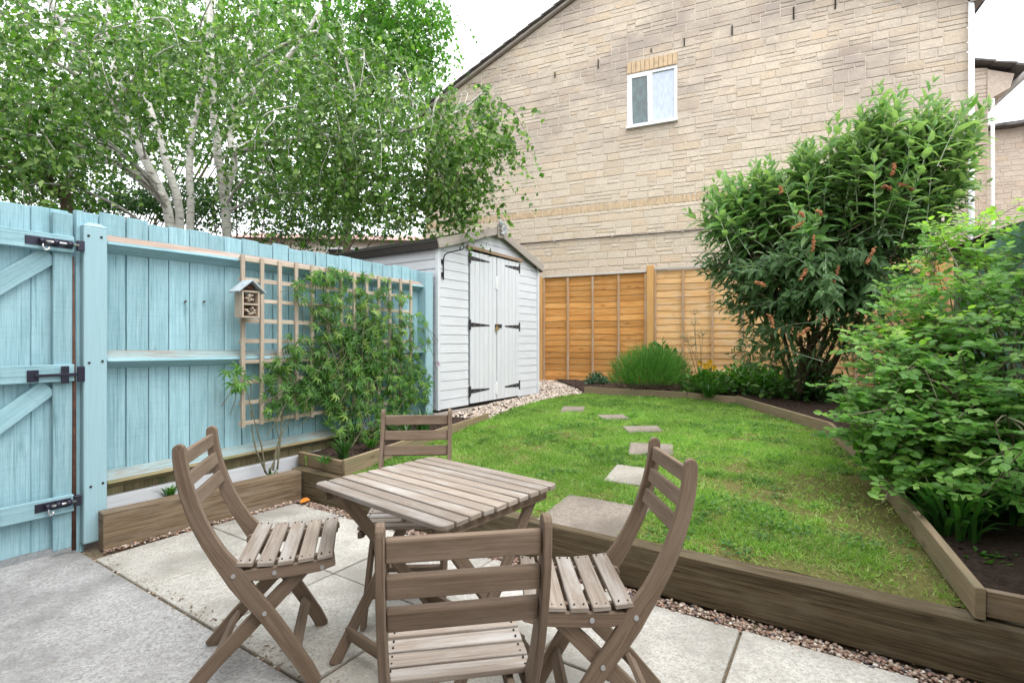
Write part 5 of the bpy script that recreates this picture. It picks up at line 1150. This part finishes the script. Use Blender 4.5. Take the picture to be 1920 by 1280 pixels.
# ---- buddleia
BB = Vector((3.75, 6.5, gz(3.75, 6.5) + .03))
bud = empty('buddleia_bush', tuple(BB)); tag(bud, 'large arching buddleia with long grey green leaves and brown spent spikes before the house wall', 'bush')
EB = ell([(1560, 420, 5.9, 130, 100, .7, 2.2), (1440, 440, 6.1, 110, 90, .6, 1.8), (1390, 500, 6.1, 85, 90, .5, 1.5), (1680, 330, 5.3, 135, 110, .6, 2.6), (1660, 440, 5.5, 130, 120, .6, 2.2), (1480, 540, 6.0, 120, 80, .6, 1.6), (1420, 590, 6.1, 75, 55, .4, .6), (1620, 540, 5.7, 120, 80, .5, 1.0), (1760, 290, 5.2, 70, 80, .4, 1.3), (1370, 430, 6.1, 75, 90, .4, 1.5), (1580, 330, 5.6, 100, 60, .4, 1.4), (1470, 350, 5.9, 110, 60, .4, 1.6), (1395, 350, 6.0, 75, 55, .35, 1.2), (1345, 400, 6.1, 60, 60, .35, .8), (1540, 430, 5.4, 100, 70, .3, 1.5), (1600, 520, 5.2, 100, 70, .3, 1.4), (1480, 480, 5.5, 90, 70, .3, 1.3), (1510, 310, 5.8, 75, 45, .3, .9), (1590, 265, 5.5, 85, 55, .35, 1.1), (1690, 205, 5.2, 90, 55, .35, 1.0), (1790, 240, 5.1, 60, 60, .3, .8)])
n = 700; T_, dd_ = pick(EB, n, .4); crown_c = np.array(tuple(A(1560, 470, 5.8)))
P, D, Nn, Ls, Ws, rn, yg = [], [], [], [], [], [], []; mb = MB(); tips = []
for i in range(n):
    tip = T_[i]; out = tip - crown_c; out[2] = max(out[2], -.2); out /= np.linalg.norm(out) + 1e-6
    up = (tip[2] - 2.2) / 1.8; dr = out * .8 + np.array([0, 0, .25 + .95 * max(0, up)]) + rng.normal(0, .18, 3); dr /= np.linalg.norm(dr); ln = rng.uniform(.45, .75); young = tip[2] > 2.75 + rng.normal(0, .25)
    m = 9; side = np.cross(dr, [0, 0, 1]); side /= np.linalg.norm(side) + 1e-6; sag = 0 if young else rng.uniform(0, .25); pts = []
    for k in range(m):
        t = k / (m - 1); p = tip - dr * ln * (1 - t) - np.array([0, 0, sag * t * t]); pts.append(p)
        if k < 1: continue
        q = np.cross(dr, side); a0 = (k % 2) * 1.57 + rng.normal(0, .25)
        for s in (0, math.pi):
            e = side * math.cos(a0 + s) + q * math.sin(a0 + s); lf = (.275 if young else .235) * (1 - .62 * t ** 2.2) * rng.uniform(.75, 1.15) * (1.0 if young else .85); d = e * (1 - .45 * t) + dr * (.35 + .9 * t ** 2) + np.array([0, 0, (-.12 if young else -.5)])
            P.append(p); D.append(d); Nn.append(dr * .7 + np.array([0, -.55, .6]) + rng.normal(0, .25, 3)); Ls.append(lf); Ws.append(lf * .34); rn.append(rng.random()); yg.append(young)
    mb.tube(pts[::2] + [pts[-1]] if False else pts, [.006 - .0005 * k for k in range(m)], 5, cap=False); tips.append((pts[0], young))
mb.build('shoots', M['ptwig'], bud)
P, D, Nn, Ls, Ws, rn, yg = map(np.array, (P, D, Nn, Ls, Ws, rn, yg))
leaves('leaves', P[~yg], D[~yg], Nn[~yg], Ls[~yg], Ws[~yg], T_LANCE, M['budd'], bud, rn[~yg]); leaves('young_leaves', P[yg], D[yg], Nn[yg], Ls[yg], Ws[yg], T_LANCE, M['buddy'], bud, rn[yg])
mb = MB(); mids = []
for k in range(15):
    q = A(*[(1400, 560), (1450, 540), (1490, 520), (1520, 470), (1560, 480), (1600, 470), (1640, 450), (1680, 460), (1640, 540), (1500, 600), (1560, 600), (1440, 620), (1600, 560), (1700, 400), (1530, 560)][k], random.uniform(5.4, 6.3)); b = BB + Vector((random.uniform(-.18, .18), random.uniform(-.12, .12), 0))
    c_ = curve([b, b.lerp(q, .4) + Vector((random.uniform(-.15, .15), random.uniform(-.1, .1), .12)), q], 5); mb.tube(c_, [.035 - .0025 * j for j in range(len(c_))], 7); mids += c_[5:]
for p, yv in tips:
    p = Vector(p); s = min(random.sample(mids, 10), key=lambda a: (a - p).length); jv = Vector((random.uniform(-.1, .1), random.uniform(-.1, .1), random.uniform(-.12, .02))); mb.tube(curve([s, s.lerp(p, .45) + jv, p], 3), [.0055, .0054, .0052, .005, .0048, .0045, .004], 4, cap=False)
mb.build('stems', M['twig'], bud)
# low drooping thin leaves
n = 190; T_, _ = pick(ell([(1430, 650, 6.2, 55, 45, .4, 1), (1500, 650, 6.2, 70, 60, .4, 1), (1560, 630, 6.0, 60, 60, .4, 1), (1640, 640, 5.7, 50, 60, .3, .6)]), n); hanging('lower_leaves', T_, M['budd'], bud, 6, (.15, .35), .09, .022, tm=T_LANCE)
mb = MB()
for px, py, dx, dy in ((1497, 630, 20, -14), (1523, 470, 2, -26), (1572, 500, -8, 28), (1640, 465, -16, 30), (1530, 395, 10, 8), (1462, 352, 2, 10), (1685, 345, 26, 12), (1672, 330, 4, -22), (1440, 590, 10, 24), (1415, 530, 18, 6), (1500, 525, 12, -20), (1485, 430, 20, -12), (1655, 350, 14, 5), (1500, 400, 6, 6)):
    p = A(px, py, 4.85 if px > 1600 else 5.1); q = A(px + dx, py + dy, 4.85 if px > 1600 else 5.1); c_ = curve([p, p.lerp(q, .5) + Vector((.01, 0, .01)), q], 2); mb = MB()
    for a, b in zip(c_[:-1], c_[1:]):
        for _ in range(12): s = a.lerp(b, random.random()); dv = Vector((random.uniform(-1, 1), random.uniform(-1, 1), random.uniform(-1, 1))).normalized(); mb.tube([s, s + dv * .022], [.009, .004], 4)
    mb.build('spent_spike', M['rusty'], bud)

# ---- rose shrub on the right
RS = Vector((2.75, 2.95, .32))
ros = empty('rose_shrub', tuple(RS)); tag(ros, 'light green rose shrub with small oval leaflets leaning over the right bed', 'bush')
ER = ell([(1840, 470, 3.9, 110, 70, .4, 1.8), (1760, 560, 3.7, 110, 70, .4, 1.8), (1720, 640, 3.4, 130, 60, .35, 2.2), (1680, 720, 3.2, 120, 55, .3, 2.0), (1790, 700, 3.0, 130, 90, .35, 2.2), (1830, 800, 2.7, 90, 90, .3, 1.8), (1720, 800, 2.9, 120, 50, .3, 1.6), (1900, 560, 3.2, 90, 90, .3, 1.2), (1640, 790, 3.1, 90, 55, .25, 1.5), (1575, 770, 3.2, 50, 45, .15, .35), (1690, 850, 2.9, 80, 45, .2, 1.1), (1740, 890, 2.7, 80, 45, .2, 1.0), (1840, 900, 2.5, 80, 40, .2, .8), (1800, 420, 3.9, 80, 35, .3, .25), (1690, 600, 3.5, 60, 60, .3, .5)])
n = 560; T_, _ = pick(ER, n, .1); T_[:, 2] += np.where(rng.random(n) < .15, rng.uniform(0, .22, n), 0); P, D, Nn, Ls, Ws, rn, yg = [], [], [], [], [], [], []; mb = MB(); 
for i in range(n):
    tip = T_[i]; dr = np.array([-.75, -.35, .1]) + rng.normal(0, .5, 3); dr[2] = dr[2] * .7 + (.4 if tip[2] > 1.3 else .05); dr /= np.linalg.norm(dr); ln = rng.uniform(.16, .34); young = rng.random() < (.7 if tip[2] > 1.75 else (.25 if tip[2] > 1.2 else .04)); pts = []
    for k in range(5):
        t = k / 4; p = tip - dr * ln * (1 - t) + np.array([0, 0, -.05 * t * t]); pts.append(p)
        # compound leaf: rachis with five leaflets
        side = np.cross(dr, [0, 0, 1]); side /= np.linalg.norm(side) + 1e-6; rd = dr * .6 + side * (1 if k % 2 else -1) * .8 + np.array([0, 0, rng.uniform(-.1, .35)]) + rng.normal(0, .2, 3); rd /= np.linalg.norm(rd); rs = np.cross(rd, [0, 0, 1]); rs /= np.linalg.norm(rs) + 1e-6; rl = rng.uniform(.06, .10); nz_ = np.array([rng.normal(-.15, .5), rng.normal(-.6, .45), 1.]); c_r = rng.random()
        mb.tube([p, p + rd * rl], .0011, 3, cap=False)
        for f, sd_ in ((.35, 1), (.35, -1), (.72, 1), (.72, -1), (1, 0)):
            lf = rng.uniform(.034, .062) * (1.15 if sd_ == 0 else .95); P.append(p + rd * rl * f); D.append(rd * (.6 if sd_ else 1) + rs * sd_ * .85 + np.array([0, 0, -.12])); Nn.append(nz_ + rng.normal(0, .18, 3)); Ls.append(lf); Ws.append(lf * .62); rn.append(min(1, max(0, c_r + rng.normal(0, .15)))); yg.append(young)
    mb.tube(pts, [.0032, .0028, .0024, .002, .0015], 4, cap=False)
    if i % 3 == 0:
        b = RS + Vector((random.uniform(-.15, .25), random.uniform(-.3, .3), 0)); q = Vector(pts[0]); mb.tube(curve([b, b.lerp(q, .5) + Vector((0, 0, .25)), q], 4), [.009 - .0007 * k for k in range(9)], 4, cap=False)
mb.build('stems', M['gtwig'], ros); P, D, Nn, Ls, Ws, rn, yg = map(np.array, (P, D, Nn, Ls, Ws, rn, yg))
leaves('leaves', P[~yg], D[~yg], Nn[~yg], Ls[~yg], Ws[~yg], T_OVAL, M['rose'], ros, rn[~yg]); leaves('young_leaves', P[yg], D[yg], Nn[yg], Ls[yg], Ws[yg], T_OVAL, M['rosey'], ros, rn[yg])

# ---- strap leaved plants along the right board
for px, py, n, L_, lab in ((1800, 1010, 30, .34, 'strap leaved clump leaning over the near edging board of the right bed'), (1860, 975, 26, .34, 'dark strap leaved clump at the right frame edge under the rose shrub'), (1740, 935, 30, .32, 'strap leaved clump under the rose shrub in the middle of the bed edge'), (1905, 990, 40, .34, 'dense dark strap leaves at the very right edge against the green fence'), (1850, 950, 36, .32, 'strap leaved clump behind the nearest one in the right bed'), (1712, 900, 26, .26, 'small strap leaved clump farthest back along the right board'), (1768, 1000, 34, .30, 'strap leaved clump arching over the right board onto the lawn edge')):
    p = G(px, py, .30); tuft('agapanthus', lab, tuple(p), n, L_, .024, M['strap'], .8, .95, .09)
tuft('seedling', 'tiny bright green weeds on the bare soil at the right', G(1838, 1040, .29), 40, .035, .02, M['cover'], .4, 1, .12, tm=T_OVAL)

# ---- the house the photographer stands against: brick wall behind the camera that shades the patio
BW = Fr(-V_.x, -V_.y, 1.1)
hb = BW.root('brick_house', -5, 0); tag(hb, 'stone house rear wall standing behind the viewpoint of the patio', 'house')
mb = MB(); mb.box((0, .15, 2.6), (10, .3, 5.2)); mb.build('wall', M['stone'], hb)
mb = MB(); mb.box((1.2, -.01, 1.0), (1.8, .06, 2.1)); dpn = mb.build('patio_door', M['plast'], hb); mb = MB(); mb.box((1.2, -.05, 1.0), (1.6, .02, 1.9)); mb.build('pane', M['dark'], dpn)
mb = MB(); mb.box((0, .0, 5.25), (10.4, .7, .12)); mb.build('eave', M['plast'], hb)

# ---- dead leaf bits and crumbs swept into the joints and corners
n1 = 260; tt = rng.random(n1); a = np.stack([uvp(-3.6, 1.17).x + tt * 3.2 * U.x, uvp(-3.6, 1.17).y + tt * 3.2 * U.y], 1) + rng.normal(0, .035, (n1, 2))
tt = rng.random(160)[:, None]; b = np.array([[l0.x, l0.y]]) * (1 - tt) + np.array([[l1.x, l1.y]]) * tt + np.array([[.03, -.02]]) + rng.normal(0, .02, (160, 2))
c = np.stack([rng.uniform(-2.6, 1.6, 150), rng.uniform(1.2, 3.6, 150)], 1); vv = .5446 * c[:, 0] + .8387 * c[:, 1]; c = c[(vv > .6) & (vv < 2.35)]
q = np.concatenate([a, b, c]); n = len(q); P = np.c_[q, rng.uniform(.004, .008, n)]
D = np.stack([rng.normal(0, 1, n), rng.normal(0, 1, n), rng.uniform(0, .25, n)], 1); M['litter'] = leafmat('brown leaf litter', (.10, .06, .03), (.22, .14, .08), (.35, .25, .14), .1, .8)
tag(leaves('leaf_litter', P, D, np.repeat([(0, 0, 1.)], n, 0) + rng.normal(0, .2, (n, 3)), rng.uniform(.006, .020, n), rng.uniform(.004, .012, n), T_BIRCH, M['litter']), 'brown leaf crumbs blown along the paving joints', 'leaf litter', kind='stuff')
